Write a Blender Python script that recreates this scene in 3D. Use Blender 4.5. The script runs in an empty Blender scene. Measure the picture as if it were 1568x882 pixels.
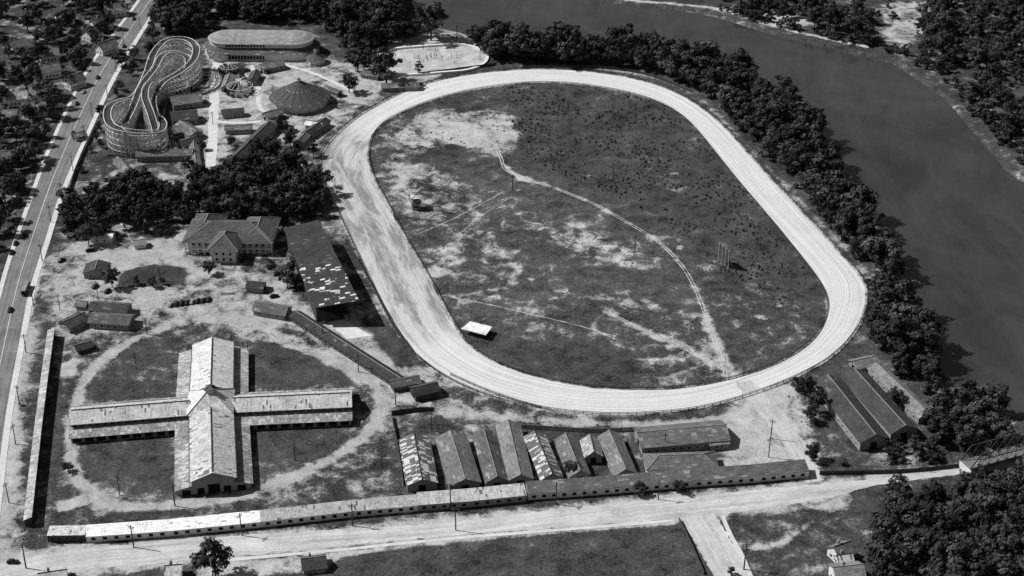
import bpy, bmesh, math, random
import numpy as np
from mathutils import Vector, Matrix
random.seed(7); rng = np.random.default_rng(7)
# ---------------------------------------------------------------- survey helper
# camera station of the aircraft: 420 m above the flat river plain, looking 30 deg down.
F = 2500.0; CH = 420.0; PT = math.radians(30); S_, C_ = math.sin(PT), math.cos(PT)
def G(u, v, z=0.0):
    x = (u-784)/F; y = (441-v)/F
    d = Vector((x, C_+y*S_, -S_+y*C_))
    t = (CH-z)/(-d.z)
    return Vector((d.x*t, d.y*t, z))
def GL(pts, z=0.0): return [G(a, b, z) for a, b in pts]
V = Vector
scene = bpy.context.scene
# ---------------------------------------------------------------- node helpers
def newmat(name):
    m = bpy.data.materials.new(name); m.use_nodes = True
    nt = m.node_tree; nt.nodes.clear()
    return m, nt
class N:
    def __init__(s, nt): s.nt = nt
    def n(s, t, **k):
        nd = s.nt.nodes.new(t)
        for a, b in k.items(): setattr(nd, a, b)
        return nd
    def l(s, a, b): s.nt.links.new(a, b)
    def setin(s, sock, val):
        if isinstance(val, bpy.types.NodeSocket): s.l(val, sock)
        else: sock.default_value = val
    def math(s, op, a, b=0.0, c=None):
        nd = s.n('ShaderNodeMath', operation=op)
        s.setin(nd.inputs[0], a); s.setin(nd.inputs[1], b)
        if c is not None: s.setin(nd.inputs[2], c)
        return nd.outputs[0]
    def noise(s, vec, scale, detail=5, rough=.6, dist=0.0):
        nd = s.n('ShaderNodeTexNoise')
        s.l(vec, nd.inputs['Vector']); nd.inputs['Scale'].default_value = scale
        nd.inputs['Detail'].default_value = detail; nd.inputs['Roughness'].default_value = rough
        nd.inputs['Distortion'].default_value = dist
        return nd.outputs['Fac']
    def mr(s, v, a, b, c, d, smooth=False):
        nd = s.n('ShaderNodeMapRange')
        if smooth: nd.interpolation_type = 'SMOOTHSTEP'
        s.setin(nd.inputs[0], v)
        for i, x in enumerate((a, b, c, d)): s.setin(nd.inputs[i+1], x)
        return nd.outputs[0]
    def mix(s, f, a, b):
        nd = s.n('ShaderNodeMix', data_type='FLOAT')
        s.setin(nd.inputs[0], f); s.setin(nd.inputs[2], a); s.setin(nd.inputs[3], b)
        return nd.outputs[0]
    def vmul(s, v, t):
        nd = s.n('ShaderNodeVectorMath', operation='MULTIPLY')
        s.l(v, nd.inputs[0]); nd.inputs[1].default_value = t
        return nd.outputs[0]
    def out(s, val, rough=.9, spec=.1, bump=None, bs=.3, bd=.2):
        cc = s.n('ShaderNodeCombineColor')
        for i in range(3): s.setin(cc.inputs[i], val)
        p = s.n('ShaderNodeBsdfPrincipled')
        s.l(cc.outputs[0], p.inputs['Base Color'])
        p.inputs['Roughness'].default_value = rough
        p.inputs['Specular IOR Level'].default_value = spec
        if bump is not None:
            b = s.n('ShaderNodeBump'); b.inputs['Strength'].default_value = bs; b.inputs['Distance'].default_value = bd
            s.l(bump, b.inputs['Height']); s.l(b.outputs[0], p.inputs['Normal'])
        o = s.n('ShaderNodeOutputMaterial'); s.l(p.outputs[0], o.inputs[0])
        return p
M = {}
def plain(name, val, var=.25, scale=.6, rough=.85):
    m, nt = newmat(name); k = N(nt)
    tc = k.n('ShaderNodeTexCoord').outputs['Object']
    a = k.noise(tc, scale, 6, .65)
    v = k.mr(a, .3, .7, val*(1-var), val*(1+var))
    k.out(v, rough); M[name] = m; return m
def wallmat(name, val, var=.3):
    m, nt = newmat(name); k = N(nt)
    uv = k.n('ShaderNodeTexCoord').outputs['UV']
    a = k.noise(k.vmul(uv, (1.6, .12, 1)), 1.0, 5, .7)
    b = k.noise(uv, .25, 4, .6)
    v = k.math('ADD', k.mr(a, .3, .7, -var*val*.7, var*val*.7), k.mr(b, .3, .7, val*(1-var*.6), val*(1+var*.6)))
    k.out(v, .9); M[name] = m
def roofmat(name, base, light, thr=1.2, cell=(2.4, .9), var=.35):
    m, nt = newmat(name); k = N(nt)
    uv0 = k.n('ShaderNodeTexCoord').outputs['UV']
    oi = k.n('ShaderNodeObjectInfo').outputs['Random']
    off = k.n('ShaderNodeCombineXYZ'); k.l(k.math('MULTIPLY', oi, 313.0), off.inputs[0]); k.l(k.math('MULTIPLY', oi, 97.0), off.inputs[1])
    ad = k.n('ShaderNodeVectorMath', operation='ADD'); k.l(uv0, ad.inputs[0]); k.l(off.outputs[0], ad.inputs[1]); uv = ad.outputs[0]
    sn = k.n('ShaderNodeVectorMath', operation='FLOOR'); k.l(k.vmul(uv, (1/cell[0], 1/cell[1], 1)), sn.inputs[0])
    wn = k.n('ShaderNodeTexWhiteNoise', noise_dimensions='2D'); k.l(sn.outputs[0], wn.inputs['Vector'])
    cellv = wn.outputs['Value']
    big = k.noise(uv, .09, 4, .6)
    fine = k.noise(k.vmul(uv, (2.2, .35, 1)), 1.0, 5, .7)
    seam = k.noise(k.vmul(uv, (.25, 3.0, 1)), 1.0, 2, .5)
    sc = k.math('ADD', k.math('MULTIPLY', cellv, .62), k.math('MULTIPLY', big, .95))
    patch = k.mr(sc, thr-.03, thr+.03, 0, 1)
    b = k.math('MULTIPLY', base, k.math('ADD', k.mr(cellv, 0, 1, 1-var*.5, 1+var*.5), k.math('ADD', k.mr(fine, .3, .7, -var, var), k.mr(big, .3, .7, -var*.6, var*.6))))
    b = k.math('MULTIPLY', b, k.mr(seam, .35, .6, .7, 1.12))
    b = k.math('MULTIPLY', b, k.mr(oi, 0, 1, .8, 1.25))
    v = k.mix(patch, b, k.math('MULTIPLY', light, k.mr(fine, .3, .7, .75, 1.15)))
    k.out(v, .8, .15); M[name] = m
roofmat('roof_dark', .05, .16, 1.15)
roofmat('roof_slate', .085, .2, 1.2)
roofmat('roof_mid', .12, .28, 1.08)
roofmat('roof_house', .17, .3, 1.1)
roofmat('roof_light', .50, .14, 1.08, (.8, 2.6), .35)
roofmat('roof_aisle', .27, .5, 1.0, (.9, 1.6), .45)
roofmat('roof_patchy', .13, .52, .90, (1.0, 2.6))
roofmat('roof_stand', .05, .62, 1.02, (2.6, 1.3))
roofmat('roof_black', .04, .1, 1.2)
roofmat('roof_white', .75, .4, 1.15)
roofmat('roof_aud', .34, .42, 1.2)
wallmat('wall_white', .62); wallmat('wall_grey', .25); wallmat('wall_dark', .06); wallmat('board_fence', .36, .5)
plain('dark_opening', .008, .3); plain('trim_white', .7, .15); plain('wood_light', .68, .25); plain('wood_dark', .05, .4)
plain('steel', .16, .3); plain('concrete', .6, .2, .3); plain('tyre', .02); plain('car_dark', .03, .2, .5, .35); plain('car_light', .25, .2, .5, .35)
plain('bark', .05, .4); plain('pool_deck', .42, .35, .12)
def foliage(name, lo, hi):
    m, nt = newmat(name); k = N(nt)
    tc = k.n('ShaderNodeTexCoord').outputs['Object']
    oi = k.n('ShaderNodeObjectInfo').outputs['Random']
    a = k.noise(tc, 6.0, 3, .6); at = k.n('ShaderNodeAttribute'); at.attribute_name = 'shade'
    v = k.math('ADD', k.math('MULTIPLY', a, .35), k.math('MULTIPLY', at.outputs['Fac'], .65))
    v = k.mr(v, .2, .85, lo, hi)
    v = k.math('MULTIPLY', v, k.mr(oi, 0, 1, .6, 1.4))
    k.out(v, .85, .1); M[name] = m
foliage('foliage', .014, .095); foliage('weed_leaf', .02, .15)
def groundmat():
    m, nt = newmat('ground_mat'); k = N(nt)
    tc = k.n('ShaderNodeTexCoord').outputs['Object']
    at = k.n('ShaderNodeAttribute'); at.attribute_name = 'field'
    sp = k.n('ShaderNodeSeparateColor'); k.l(at.outputs['Color'], sp.inputs[0])
    d, tone = sp.outputs[0], sp.outputs[1]
    n1 = k.noise(tc, .035, 6, .6, .6); n2 = k.noise(tc, .13, 6, .66, .5); n3 = k.noise(tc, .8, 6, .72)
    n4 = k.noise(tc, .35, 3, .5)
    w = k.math('ADD', d, k.math('ADD', k.mr(n1, .25, .75, -.24, .24), k.math('ADD', k.mr(n2, .25, .75, -.26, .26), k.mr(n3, .25, .75, -.10, .10))))
    mk = k.mr(w, .36, .70, 0, 1, True)
    gx = k.math('ADD', k.math('MULTIPLY', n3, .40), k.math('ADD', k.math('MULTIPLY', n2, .33), k.math('MULTIPLY', n1, .27)))
    grass = k.mr(gx, .40, .62, .014, .12)
    spk = k.mr(n3, .62, .72, 0, .10)
    grass = k.math('ADD', grass, spk)
    dirt = k.mr(k.math('ADD', k.math('MULTIPLY', n2, .5), k.math('MULTIPLY', n3, .5)), .34, .66, .20, .52)
    v = k.math('MULTIPLY', k.mix(mk, grass, dirt), k.math('MULTIPLY', tone, 2.0))
    k.out(v, .95, .05, k.math('ADD', n3, n4), .6, .5)
    M['ground'] = m
groundmat()
def dirtroad(name, lo, hi, sx=.03, sy=.7, stain=False):
    m, nt = newmat(name); k = N(nt)
    t = k.n('ShaderNodeTexCoord'); uv = t.outputs['UV']; oc = t.outputs['Object']
    a = k.noise(k.vmul(uv, (sx, sy, 1)), 1.0, 6, .65, .2)
    b = k.noise(oc, .08, 6, .65); c = k.noise(oc, .8, 5, .7)
    wa = .62 if stain else .45
    x = k.math('ADD', k.math('MULTIPLY', a, wa), k.math('ADD', k.math('MULTIPLY', b, .12 if stain else .3), k.math('MULTIPLY', c, .26)))
    v = k.mr(x, .38, .60, lo, hi)
    if stain:
        at = k.n('ShaderNodeAttribute'); at.attribute_name = 'stain'
        e = k.noise(k.vmul(uv, (.03, .13, 1)), 1.0, 6, .7, .8)
        f = k.math('MULTIPLY', at.outputs['Fac'], k.mr(e, .42, .62, 0, 1, True))
        v = k.math('MULTIPLY', v, k.mix(f, 1.0, .5))
        v = k.math('MULTIPLY', v, k.mix(at.outputs['Fac'], 1.0, .82))
    k.out(v, .95, .05, c, .4, .2); M[name] = m
dirtroad('track_dirt', .42, .74, .006, 1.0, True)
dirtroad('road_dirt', .28, .62, .015, .55)
dirtroad('street_paving', .09, .24, .02, .9)
dirtroad('pavement', .45, .65, .3, .5)
def watermat():
    m, nt = newmat('river_water'); k = N(nt)
    tc = k.n('ShaderNodeTexCoord').outputs['Object']
    a = k.noise(tc, .009, 6, .6, 1.4); b = k.noise(tc, .45, 5, .6); c = k.noise(k.vmul(tc, (.04, .015, 1)), 1.0, 5, .7, .8)
    v = k.math('ADD', k.mr(a, .3, .7, .026, .05), k.mr(c, .4, .65, 0, .014))
    k.out(v, .12, .5, b, .35, .1); M['water'] = m
watermat()
# ---------------------------------------------------------------- mesh builder
class MB:
    def __init__(s): s.v=[]; s.f=[]; s.m=[]; s.uv=[]
    def poly(s, pts, mat=0, uvoff=None):
        pts = [V(p) for p in pts]; i = len(s.v); s.v += [tuple(p) for p in pts]
        s.f.append(tuple(range(i, i+len(pts)))); s.m.append(mat)
        e1 = (pts[1]-pts[0]); e1 = e1.normalized() if e1.length > 1e-6 else V((1,0,0))
        nn = (pts[1]-pts[0]).cross(pts[2]-pts[0])
        if nn.length < 1e-9: nn = V((0,0,1))
        e2 = nn.normalized().cross(e1)
        o = uvoff or (0, 0)
        s.uv += [((p-pts[0]).dot(e1)+o[0], (p-pts[0]).dot(e2)+o[1]) for p in pts]
    def box(s, c, sx, sy, sz, ang=0, mat=0):
        ca, sa = math.cos(ang), math.sin(ang)
        P = []
        for z in (0, sz):
            for a, b in ((-1,-1),(1,-1),(1,1),(-1,1)):
                x, y = a*sx/2, b*sy/2
                P.append(V((c[0]+x*ca-y*sa, c[1]+x*sa+y*ca, c[2]+z)))
        for q in ((3,2,1,0),(4,5,6,7),(0,1,5,4),(1,2,6,5),(2,3,7,6),(3,0,4,7)): s.poly([P[i] for i in q], mat)
    def beam(s, p, q, w, mat=0):
        p, q = V(p), V(q); d = q-p
        if d.length < 1e-4: return
        up = V((0,0,1)) if abs(d.normalized().z) < .9 else V((1,0,0))
        a = d.cross(up).normalized()*w/2; b = d.cross(a).normalized()*w/2
        A = [p+a+b, p-a+b, p-a-b, p+a-b]; B = [x+d for x in A]
        for i in range(4): s.poly([A[i], A[(i+1)%4], B[(i+1)%4], B[i]], mat)
        s.poly(B, mat)
    def slab(s, a, b, c, d, t, mat=0, edge=None):
        a, b, c, d = map(V, (a, b, c, d)); dn = V((0,0,-t)); e = mat if edge is None else edge
        o = (random.random()*50, random.random()*50)
        s.poly([a,b,c,d], mat, o); s.poly([d+dn,c+dn,b+dn,a+dn], e)
        for p, q in ((a,b),(b,c),(c,d),(d,a)): s.poly([p, p+dn, q+dn, q], e)
    def cyl(s, c, r0, r1, z0, z1, n=8, mat=0, cap=True):
        A = [V((c[0]+r0*math.cos(2*math.pi*i/n), c[1]+r0*math.sin(2*math.pi*i/n), z0)) for i in range(n)]
        B = [V((c[0]+r1*math.cos(2*math.pi*i/n), c[1]+r1*math.sin(2*math.pi*i/n), z1)) for i in range(n)]
        for i in range(n): s.poly([A[i], A[(i+1)%n], B[(i+1)%n], B[i]], mat)
        if cap: s.poly(B, mat)
    def mesh(s, name, mats):
        me = bpy.data.meshes.new(name); me.from_pydata(s.v, [], s.f)
        for m in mats: me.materials.append(M[m])
        me.polygons.foreach_set('material_index', s.m)
        ul = me.uv_layers.new(name='UVMap'); ul.data.foreach_set('uv', np.array(s.uv, dtype=np.float32).ravel())
        me.update(); return me
    def build(s, name, mats, parent=None):
        if not s.f: return None
        return obj(name, s.mesh(name, mats), parent)
def obj(name, me, parent=None):
    o = bpy.data.objects.new(name, me); scene.collection.objects.link(o)
    if parent: o.parent = parent
    return o
def empty(name):
    o = bpy.data.objects.new(name, None); scene.collection.objects.link(o); o.empty_display_size = .5
    return o
def resample(pts, n, closed=False):
    P = np.array([tuple(p) for p in pts], float); m = len(P); out = []
    for i in range(m if closed else m-1):
        if closed: p0,p1,p2,p3 = P[i-1],P[i],P[(i+1)%m],P[(i+2)%m]
        else: p0,p1,p2,p3 = P[max(i-1,0)],P[i],P[i+1],P[min(i+2,m-1)]
        for t in np.linspace(0,1,12,endpoint=False):
            out.append(.5*((2*p1)+(-p0+p2)*t+(2*p0-5*p1+4*p2-p3)*t*t+(-p0+3*p1-3*p2+p3)*t**3))
    out.append(P[0] if closed else P[-1]); Q = np.array(out)
    L = np.concatenate([[0], np.cumsum(np.linalg.norm(np.diff(Q,axis=0),axis=1))])
    s = np.linspace(0, L[-1], n, endpoint=not closed)
    return [V([np.interp(x, L, Q[:,k]) for k in range(Q.shape[1])]) for x in s]
def plen(pts): return sum((pts[i+1]-pts[i]).length for i in range(len(pts)-1))
# ---------------------------------------------------------------- ground field
def dense(a, b, step, far):
    c = np.arange(a, b+.1, step); e = []; x = step; t = 0
    while t < far: x *= 1.25; t += x; e.append(t)
    e = np.array(e); return np.concatenate([(a-e)[::-1], c, c[-1]+e])
xs = dense(-430, 440, 1.5, 7000); ys = dense(470, 1230, 1.5, 7000)
X, Y = np.meshgrid(xs, ys); NX, NY = len(xs), len(ys)
X = X.ravel(); Y = Y.ravel()
Rf = np.full(X.shape, .30); Tn = np.full(X.shape, .5)
def sdist(PX, PY, poly, closed=True):
    d2 = np.full(PX.shape, 1e18); ins = np.zeros(PX.shape, bool); n = len(poly)
    for i in range(n if closed else n-1):
        ax, ay = poly[i][0], poly[i][1]; bx, by = poly[(i+1)%n][0], poly[(i+1)%n][1]
        ex, ey = bx-ax, by-ay; L = ex*ex+ey*ey+1e-12
        t = np.clip(((PX-ax)*ex+(PY-ay)*ey)/L, 0, 1)
        d2 = np.minimum(d2, (PX-ax-t*ex)**2+(PY-ay-t*ey)**2)
        if closed:
            c = ((ay > PY) != (by > PY))
            if by != ay: ins ^= c & (PX < (bx-ax)*(PY-ay)/(by-ay)+ax)
    d = np.sqrt(d2); return np.where(ins, -d, d) if closed else d
def _apply(P, closed, off, val, soft, tone):
    px = [p[0] for p in P]; py = [p[1] for p in P]; mg = soft+off+1
    ix = np.nonzero((X > min(px)-mg)&(X < max(px)+mg)&(Y > min(py)-mg)&(Y < max(py)+mg))[0]
    sd = sdist(X[ix], Y[ix], P, closed)-off
    w = np.clip((soft-sd)/(2*soft), 0, 1); w = w*w*(3-2*w)
    Rf[ix] = Rf[ix]*(1-w)+val*w
    if tone is not None: Tn[ix] = Tn[ix]*(1-w)+tone*w
def paint(px, val, soft=4, tone=None, smooth=False):
    P = [G(*p) for p in px]
    if smooth: P = resample(P, max(24, len(P)*4), True)
    _apply(P, True, 0, val, soft, tone)
def stroke(px, width, val, soft=1.5, tone=None):
    P = resample([G(*p) for p in px], max(8, len(px)*5))
    _apply(P, False, width/2, val, soft, tone)
outer = [(800,107),(740,112),(680,122),(630,137),(590,156),(552,178),(520,204),(500,228),(493,250),(499,277),(515,312),(533,350),(549,385),(568,425),(588,468),(610,508),(640,543),(680,573),(730,597),(790,615),(850,627),(920,633),(990,632),(1060,625),(1120,611),(1180,591),(1230,569),(1270,545),(1300,515),(1319,482),(1325,450),(1316,425),(1291,395),(1250,350),(1203,300),(1153,245),(1115,203),(1085,175),(1050,151),(1010,133),(960,119),(900,110),(850,107)]
inner = [(800,127),(750,133),(700,142),(655,155),(620,169),(590,185),(572,202),(563,222),(563,245),(572,275),(588,305),(604,335),(620,365),(638,395),(655,425),(674,460),(690,490),(710,520),(738,545),(778,564),(830,580),(890,592),(950,597),(1020,597),(1080,590),(1140,576),(1190,558),(1230,535),(1255,510),(1268,480),(1268,455),(1256,430),(1230,395),(1198,355),(1160,310),(1122,265),(1090,225),(1065,195),(1045,177),(1020,161),(980,146),(930,135),(880,128),(840,126)]
OUT = resample(GL(outer), 260, True); INN = resample(GL(inner), 260, True)
river_px = [(480,-100),(590,-40),(626,5),(640,36),(700,50),(760,68),(900,84),(1010,92),(1110,115),(1190,165),(1262,235),(1306,310),(1352,380),(1392,480),(1425,560),(1460,618),(1560,640),(1680,740),(1850,860),(2300,800),(1950,460),(1700,330),(1568,272),(1530,235),(1490,190),(1455,150),(1400,112),(1360,90),(1270,70),(1180,47),(1090,20),(1010,8),(940,0),(860,-30),(760,-100)]
RIV = resample(GL(river_px), 160, True)
paint([(-300,-100),(245,-100),(245,0),(120,220),(40,420),(0,560),(-300,700)], .36, 6)
paint([(240,60),(560,90),(600,140),(520,200),(500,260),(545,380),(600,480),(700,600),(1000,640),(1250,620),(1260,720),(140,830),(40,830),(80,500),(60,400),(130,230)], .44, 5)
paint([(300,85),(560,95),(590,135),(510,195),(480,230),(380,200),(330,260),(300,250)], .62, 4, .52)
paint([(60,400),(130,370),(280,360),(290,410),(420,420),(470,470),(600,500),(680,590),(560,560),(440,500),(240,495),(90,520)], .64, 6, .50)
paint([(200,90),(300,60),(320,110),(250,240),(160,240),(170,170)], .25, 5)
paint([(185,385),(255,360),(285,400),(250,412),(190,420),(170,412)], .8, 3)
paint([(190,415),(240,405),(285,410),(280,435),(180,440)], .08, 3, .42)
paint([(110,600),(190,530),(260,508),(270,605),(110,612)], .30, 4)
paint([(385,525),(450,535),(540,580),(535,588),(385,592)], .14, 4)
paint([(120,690),(265,665),(262,750),(200,765),(130,720)], .24, 4)
paint([(385,665),(545,645),(520,690),(440,720),(388,742)], .22, 4)
paint([(70,740),(110,730),(150,790),(600,750),(600,650),(640,640),(1100,640),(1120,700),(700,760),(140,800),(60,820)], .34, 4, .47)
stroke([(90,600),(85,660),(80,730)], 8, .25, 4)
stroke([(255,500),(190,528),(130,580),(112,640),(108,700),(125,740),(160,768),(240,776),(380,756),(480,716),(555,668),(585,622),(568,580),(500,548),(420,520)], 5, .82, 2.2)
paint([(90,560),(112,550),(118,575),(92,575)], .95, 1.5, .6)
paint([(86,770),(130,758),(133,772),(90,785)], .95, 1.5, .6)
stroke([(450,485),(560,560),(650,620),(780,640),(1000,650),(1110,640)], 5, .72, 3)
stroke([(395,500),(470,530),(550,580)], 4, .75, 3)
paint([(550,490),(600,480),(640,545),(660,560),(610,560)], .18, 3)
stroke([(20,510),(5,640),(-5,760),(0,850)], 20, .68, 4, .48)
stroke([(60,400),(45,470),(30,520),(20,620),(12,740)], 4, .9, 1.5, .6)
paint([(-200,870),(60,840),(140,832),(400,812),(660,795),(850,772),(1240,735),(1490,712),(1560,700),(1560,725),(1350,740),(1290,785),(1050,800),(650,828),(350,858),(100,885),(-200,960)], .70, 3, .54)
paint([(540,848),(700,826),(1030,800),(1042,802),(1085,930),(400,960),(500,862)], .19, 3, .48)
paint([(300,868),(500,846),(700,824),(1030,798),(1032,803),(700,830),(520,853),(500,875),(300,890)], .7, 1.5, .58)
paint([(1118,786),(1285,782),(1310,830),(1330,900),(1160,900)], .36, 3, .5)
stroke([(1150,840),(1200,830),(1240,800)], 2, .7, 2.5)
paint([(1130,590),(1215,590),(1235,640),(1265,735),(1110,735),(1105,660),(1115,630)], .72, 4, .56)
paint([(1260,735),(1300,720),(1440,712),(1500,700),(1440,690),(1340,690),(1270,690)], .35, 3)
paint([(1300,745),(1600,715),(1600,1000),(1330,1000)], .28, 4)
_apply(OUT, True, 1.5, .72, 1.6, .52)
_apply(INN, True, -1.0, .25, 1.2, .5)
def inf(p, v, s=6, t=None): paint(p, v, s, t, True)
inf([(680,250),(800,260),(940,320),(1020,400),(1080,500),(1000,580),(860,560),(760,530),(690,440),(640,350)], .28, 16, .64)
inf([(585,195),(640,175),(700,165),(790,178),(805,215),(760,235),(700,225),(640,240),(600,240)], .53, 10, .52)
inf([(670,195),(720,188),(742,212),(700,220),(670,212)], .85, 6, .60)
inf([(605,205),(650,198),(655,222),(615,225)], .68, 5, .56)
inf([(745,178),(790,180),(795,205),(755,210)], .62, 5, .55)
inf([(585,260),(640,245),(700,270),(720,320),(650,350),(610,320)], .50, 10, .54)
inf([(690,345),(800,330),(900,350),(960,400),(900,400),(790,380)], .38, 10, .64)
inf([(640,360),(700,345),(780,380),(800,420),(760,450),(690,460)], .36, 8, .60)
stroke([(668,382),(720,375),(770,388),(790,412),(775,437),(740,452),(700,458),(680,450)], 6, .52, 4)
stroke([(700,400),(690,415),(715,425)], 4, .48, 4)
inf([(655,413),(675,411),(684,418),(670,424),(655,422)], .85, 2)
inf([(800,478),(900,470),(1050,480),(1080,540),(1000,570),(850,550)], .34, 12, .58)
inf([(1000,545),(1080,520),(1140,560),(1060,590),(960,590)], .44, 8, .56)
inf([(890,455),(960,450),(1040,480),(960,490)], .42, 7, .62)
inf([(880,360),(960,370),(950,400),(890,390)], .48, 6, .62)
inf([(1070,400),(1120,410),(1190,440),(1230,480),(1200,540),(1120,500)], .36, 10, .52)
inf([(830,140),(1000,160),(1060,200),(1170,320),(1240,410),(1240,450),(1090,390),(1000,320),(900,280),(800,240)], .16, 10, .46)
inf([(1000,250),(1050,270),(1040,300),(990,280)], .38, 8, .52)
inf([(770,540),(900,520),(960,560),(900,580),(800,570)], .18, 8, .44)
# dry bare spots
rs = random.Random(21)
for i in range(46):
    u, v = rs.uniform(600,1230), rs.uniform(165,575); q_ = G(u, v)
    if sdist(np.array([q_.x]), np.array([q_.y]), [(p.x,p.y) for p in INN])[0] < -12:
        stroke([(u,v),(u+rs.uniform(-12,12),v+rs.uniform(-3,3))], rs.uniform(.5,3), rs.uniform(.5,.75), rs.uniform(1.5,3.5))
main_path = [(755,212),(768,245),(778,262),(822,278),(900,308),(960,340),(1010,372),(1045,408),(1068,450),(1083,490),(1103,545),(1112,575)]
stroke(main_path, 2.4, .52, 2.4)
stroke([(1080,485),(1095,520),(1108,550),(1118,572)], 4.5, .72, 2.5)
stroke([(930,478),(985,505),(1040,530),(1100,560),(1140,585)], 4.5, .66, 3)
stroke([(770,250),(800,275),(835,280)], 3, .75, 2.5)
stroke([(800,100),(900,104),(990,116),(1060,143),(1105,182),(1170,250),(1260,345),(1320,412),(1338,450),(1330,490)], 3, .5, 2)
paint([(940,-3),(1095,12),(1180,38),(1275,60),(1370,80),(1440,125),(1500,195),(1568,262),(1700,320),(1900,300),(1700,-150),(900,-150),(860,-60)], .30, 5, .47)
stroke([(960,0),(1095,13),(1180,38),(1270,60),(1330,72)], 4, .8, 2.5, .6)
paint([(1350,5),(1430,0),(1425,40),(1390,75),(1360,70),(1350,40)], .62, 5, .52)
paint([(1150,22),(1210,18),(1250,38),(1190,40)], .74, 4, .54)
stroke([(1500,150),(1530,190),(1568,225)], 5, .66, 4)
stroke([(640,30),(680,45),(715,52)], 6, .7, 3)
paint([(560,105),(600,60),(700,48),(760,70),(745,95),(640,128),(570,128)], .66, 3, .54)
d_r = sdist(X, Y, RIV)
Z = -np.clip((-d_r-1)/9, 0, 1)*5.0
me = bpy.data.meshes.new('ground')
co = np.stack([X, Y, Z], 1).astype(np.float32)
ii = np.arange(NX*NY).reshape(NY, NX)
fa = np.stack([ii[:-1,:-1], ii[:-1,1:], ii[1:,1:], ii[1:,:-1]], -1).reshape(-1, 4)
me.vertices.add(len(co)); me.vertices.foreach_set('co', co.ravel())
me.loops.add(fa.size); me.loops.foreach_set('vertex_index', fa.ravel().astype(np.int32))
me.polygons.add(len(fa)); me.polygons.foreach_set('loop_start', np.arange(0, fa.size, 4, dtype=np.int32))
me.polygons.foreach_set('loop_total', np.full(len(fa), 4, dtype=np.int32))
me.update(calc_edges=True)
ca = me.color_attributes.new('field', 'FLOAT_COLOR', 'POINT')
ca.data.foreach_set('color', np.stack([Rf, Tn, Tn*0, Tn*0+1], 1).astype(np.float32).ravel())
me.materials.append(M['ground']); obj('ground', me)
# river
bm = bmesh.new(); R2 = []
n = len(RIV)
area = sum(RIV[i].x*RIV[(i+1)%n].y-RIV[(i+1)%n].x*RIV[i].y for i in range(n))
sg = 1 if area > 0 else -1
for i in range(n):
    t = (RIV[(i+1)%n]-RIV[i-1]).normalized(); nn = V((t.y, -t.x, 0))*sg
    R2.append(RIV[i]+nn*3.0)
vs = [bm.verts.new((p.x, p.y, -1.2)) for p in R2]; bm.faces.new(vs); bmesh.ops.triangulate(bm, faces=bm.faces[:]); bmesh.ops.recalc_face_normals(bm, faces=bm.faces[:])
me = bpy.data.meshes.new('river'); bm.to_mesh(me); bm.free()
if me.polygons[0].normal.z < 0: me.flip_normals()
me.materials.append(M['water']); obj('river_water', me)
# ---------------------------------------------------------------- ribbons
def ribbon(name, L, Rr, z, mat, closed=False, thick=0, sections=4, jit=0, stain=None):
    n = len(L); mb_v = []; uv = []; s = 0; rows = []
    r = random.Random(3)
    for i in range(n):
        if i: s += ((L[i]+Rr[i])-(L[i-1]+Rr[i-1])).length/2
        a, b = V(L[i]), V(Rr[i]); d = (b-a); wdt = d.length; d.normalize()
        a -= d*r.uniform(-jit, jit); b += d*r.uniform(-jit, jit)
        row = []
        for k in range(sections+1):
            p = a.lerp(b, k/sections); row.append(len(mb_v)); mb_v.append((p.x, p.y, z)); uv.append((s, wdt*k/sections))
        rows.append(row)
    f = []
    for i in range(n if closed else n-1):
        A, B = rows[i], rows[(i+1)%n]
        for k in range(sections): f.append((A[k], A[k+1], B[k+1], B[k]))
    if thick:
        for k in (0, sections):
            for i in range(n-1):
                j = len(mb_v)
                p, q2 = mb_v[rows[i][k]], mb_v[rows[i+1][k]]
                mb_v += [p, q2, (q2[0], q2[1], z-thick), (p[0], p[1], z-thick)]; uv += [uv[rows[i][k]]]*4
                f.append((j, j+1, j+2, j+3))
    me = bpy.data.meshes.new(name); me.from_pydata(mb_v, [], f)
    ul = me.uv_layers.new(name='UVMap')
    li = np.zeros(len(me.loops), dtype=np.int32); me.loops.foreach_get('vertex_index', li)
    ul.data.foreach_set('uv', np.array(uv, dtype=np.float32)[li].ravel())
    if stain:
        at = me.attributes.new('stain', 'FLOAT', 'POINT')
        at.data.foreach_set('value', np.array([stain(V(p)) for p in mb_v], dtype=np.float32))
    me.materials.append(M[mat]); me.update()
    if me.polygons[0].normal.z < 0: me.flip_normals()
    return obj(name, me)
def stf(p):
    # worn home stretch: darker, wheel-churned soil on the western side
    d = sdist(np.array([p.x]), np.array([p.y]), GL([(520,225),(545,290),(590,380),(650,480)]), False)[0]
    return max(.05, min(1, 1.45-d/24))
ribbon('race_track', OUT, INN, .03, 'track_dirt', True, 0, 8, .3, stf)
def offset(P, d):
    o = []
    for i in range(len(P)):
        t = (P[min(i+1, len(P)-1)]-P[max(i-1, 0)]).normalized(); o.append(P[i]+V((-t.y, t.x, 0))*d)
    return o
SL = resample(GL([(232,-30),(212,5),(178,50),(134,112),(84,215),(48,310),(14,410),(-14,520),(-45,660),(-70,800)]), 90)
SR = resample(GL([(262,-30),(243,3),(208,58),(168,125),(128,212),(94,290),(68,370),(46,440),(30,520),(8,640),(-12,800)]), 90)
ribbon('street', SL, SR, .02, 'street_paving', False, 0, 6)
cr = [ (a+b)/2 for a, b in zip(SL, SR)]
sgn = 1 if (offset(SR, 1)[40]-SL[40]).length > (SR[40]-SL[40]).length else -1
ribbon('pavement', offset(SR, .1*sgn), offset(SR, 3.0*sgn), .14, 'pavement', False, .14, 1)
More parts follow.
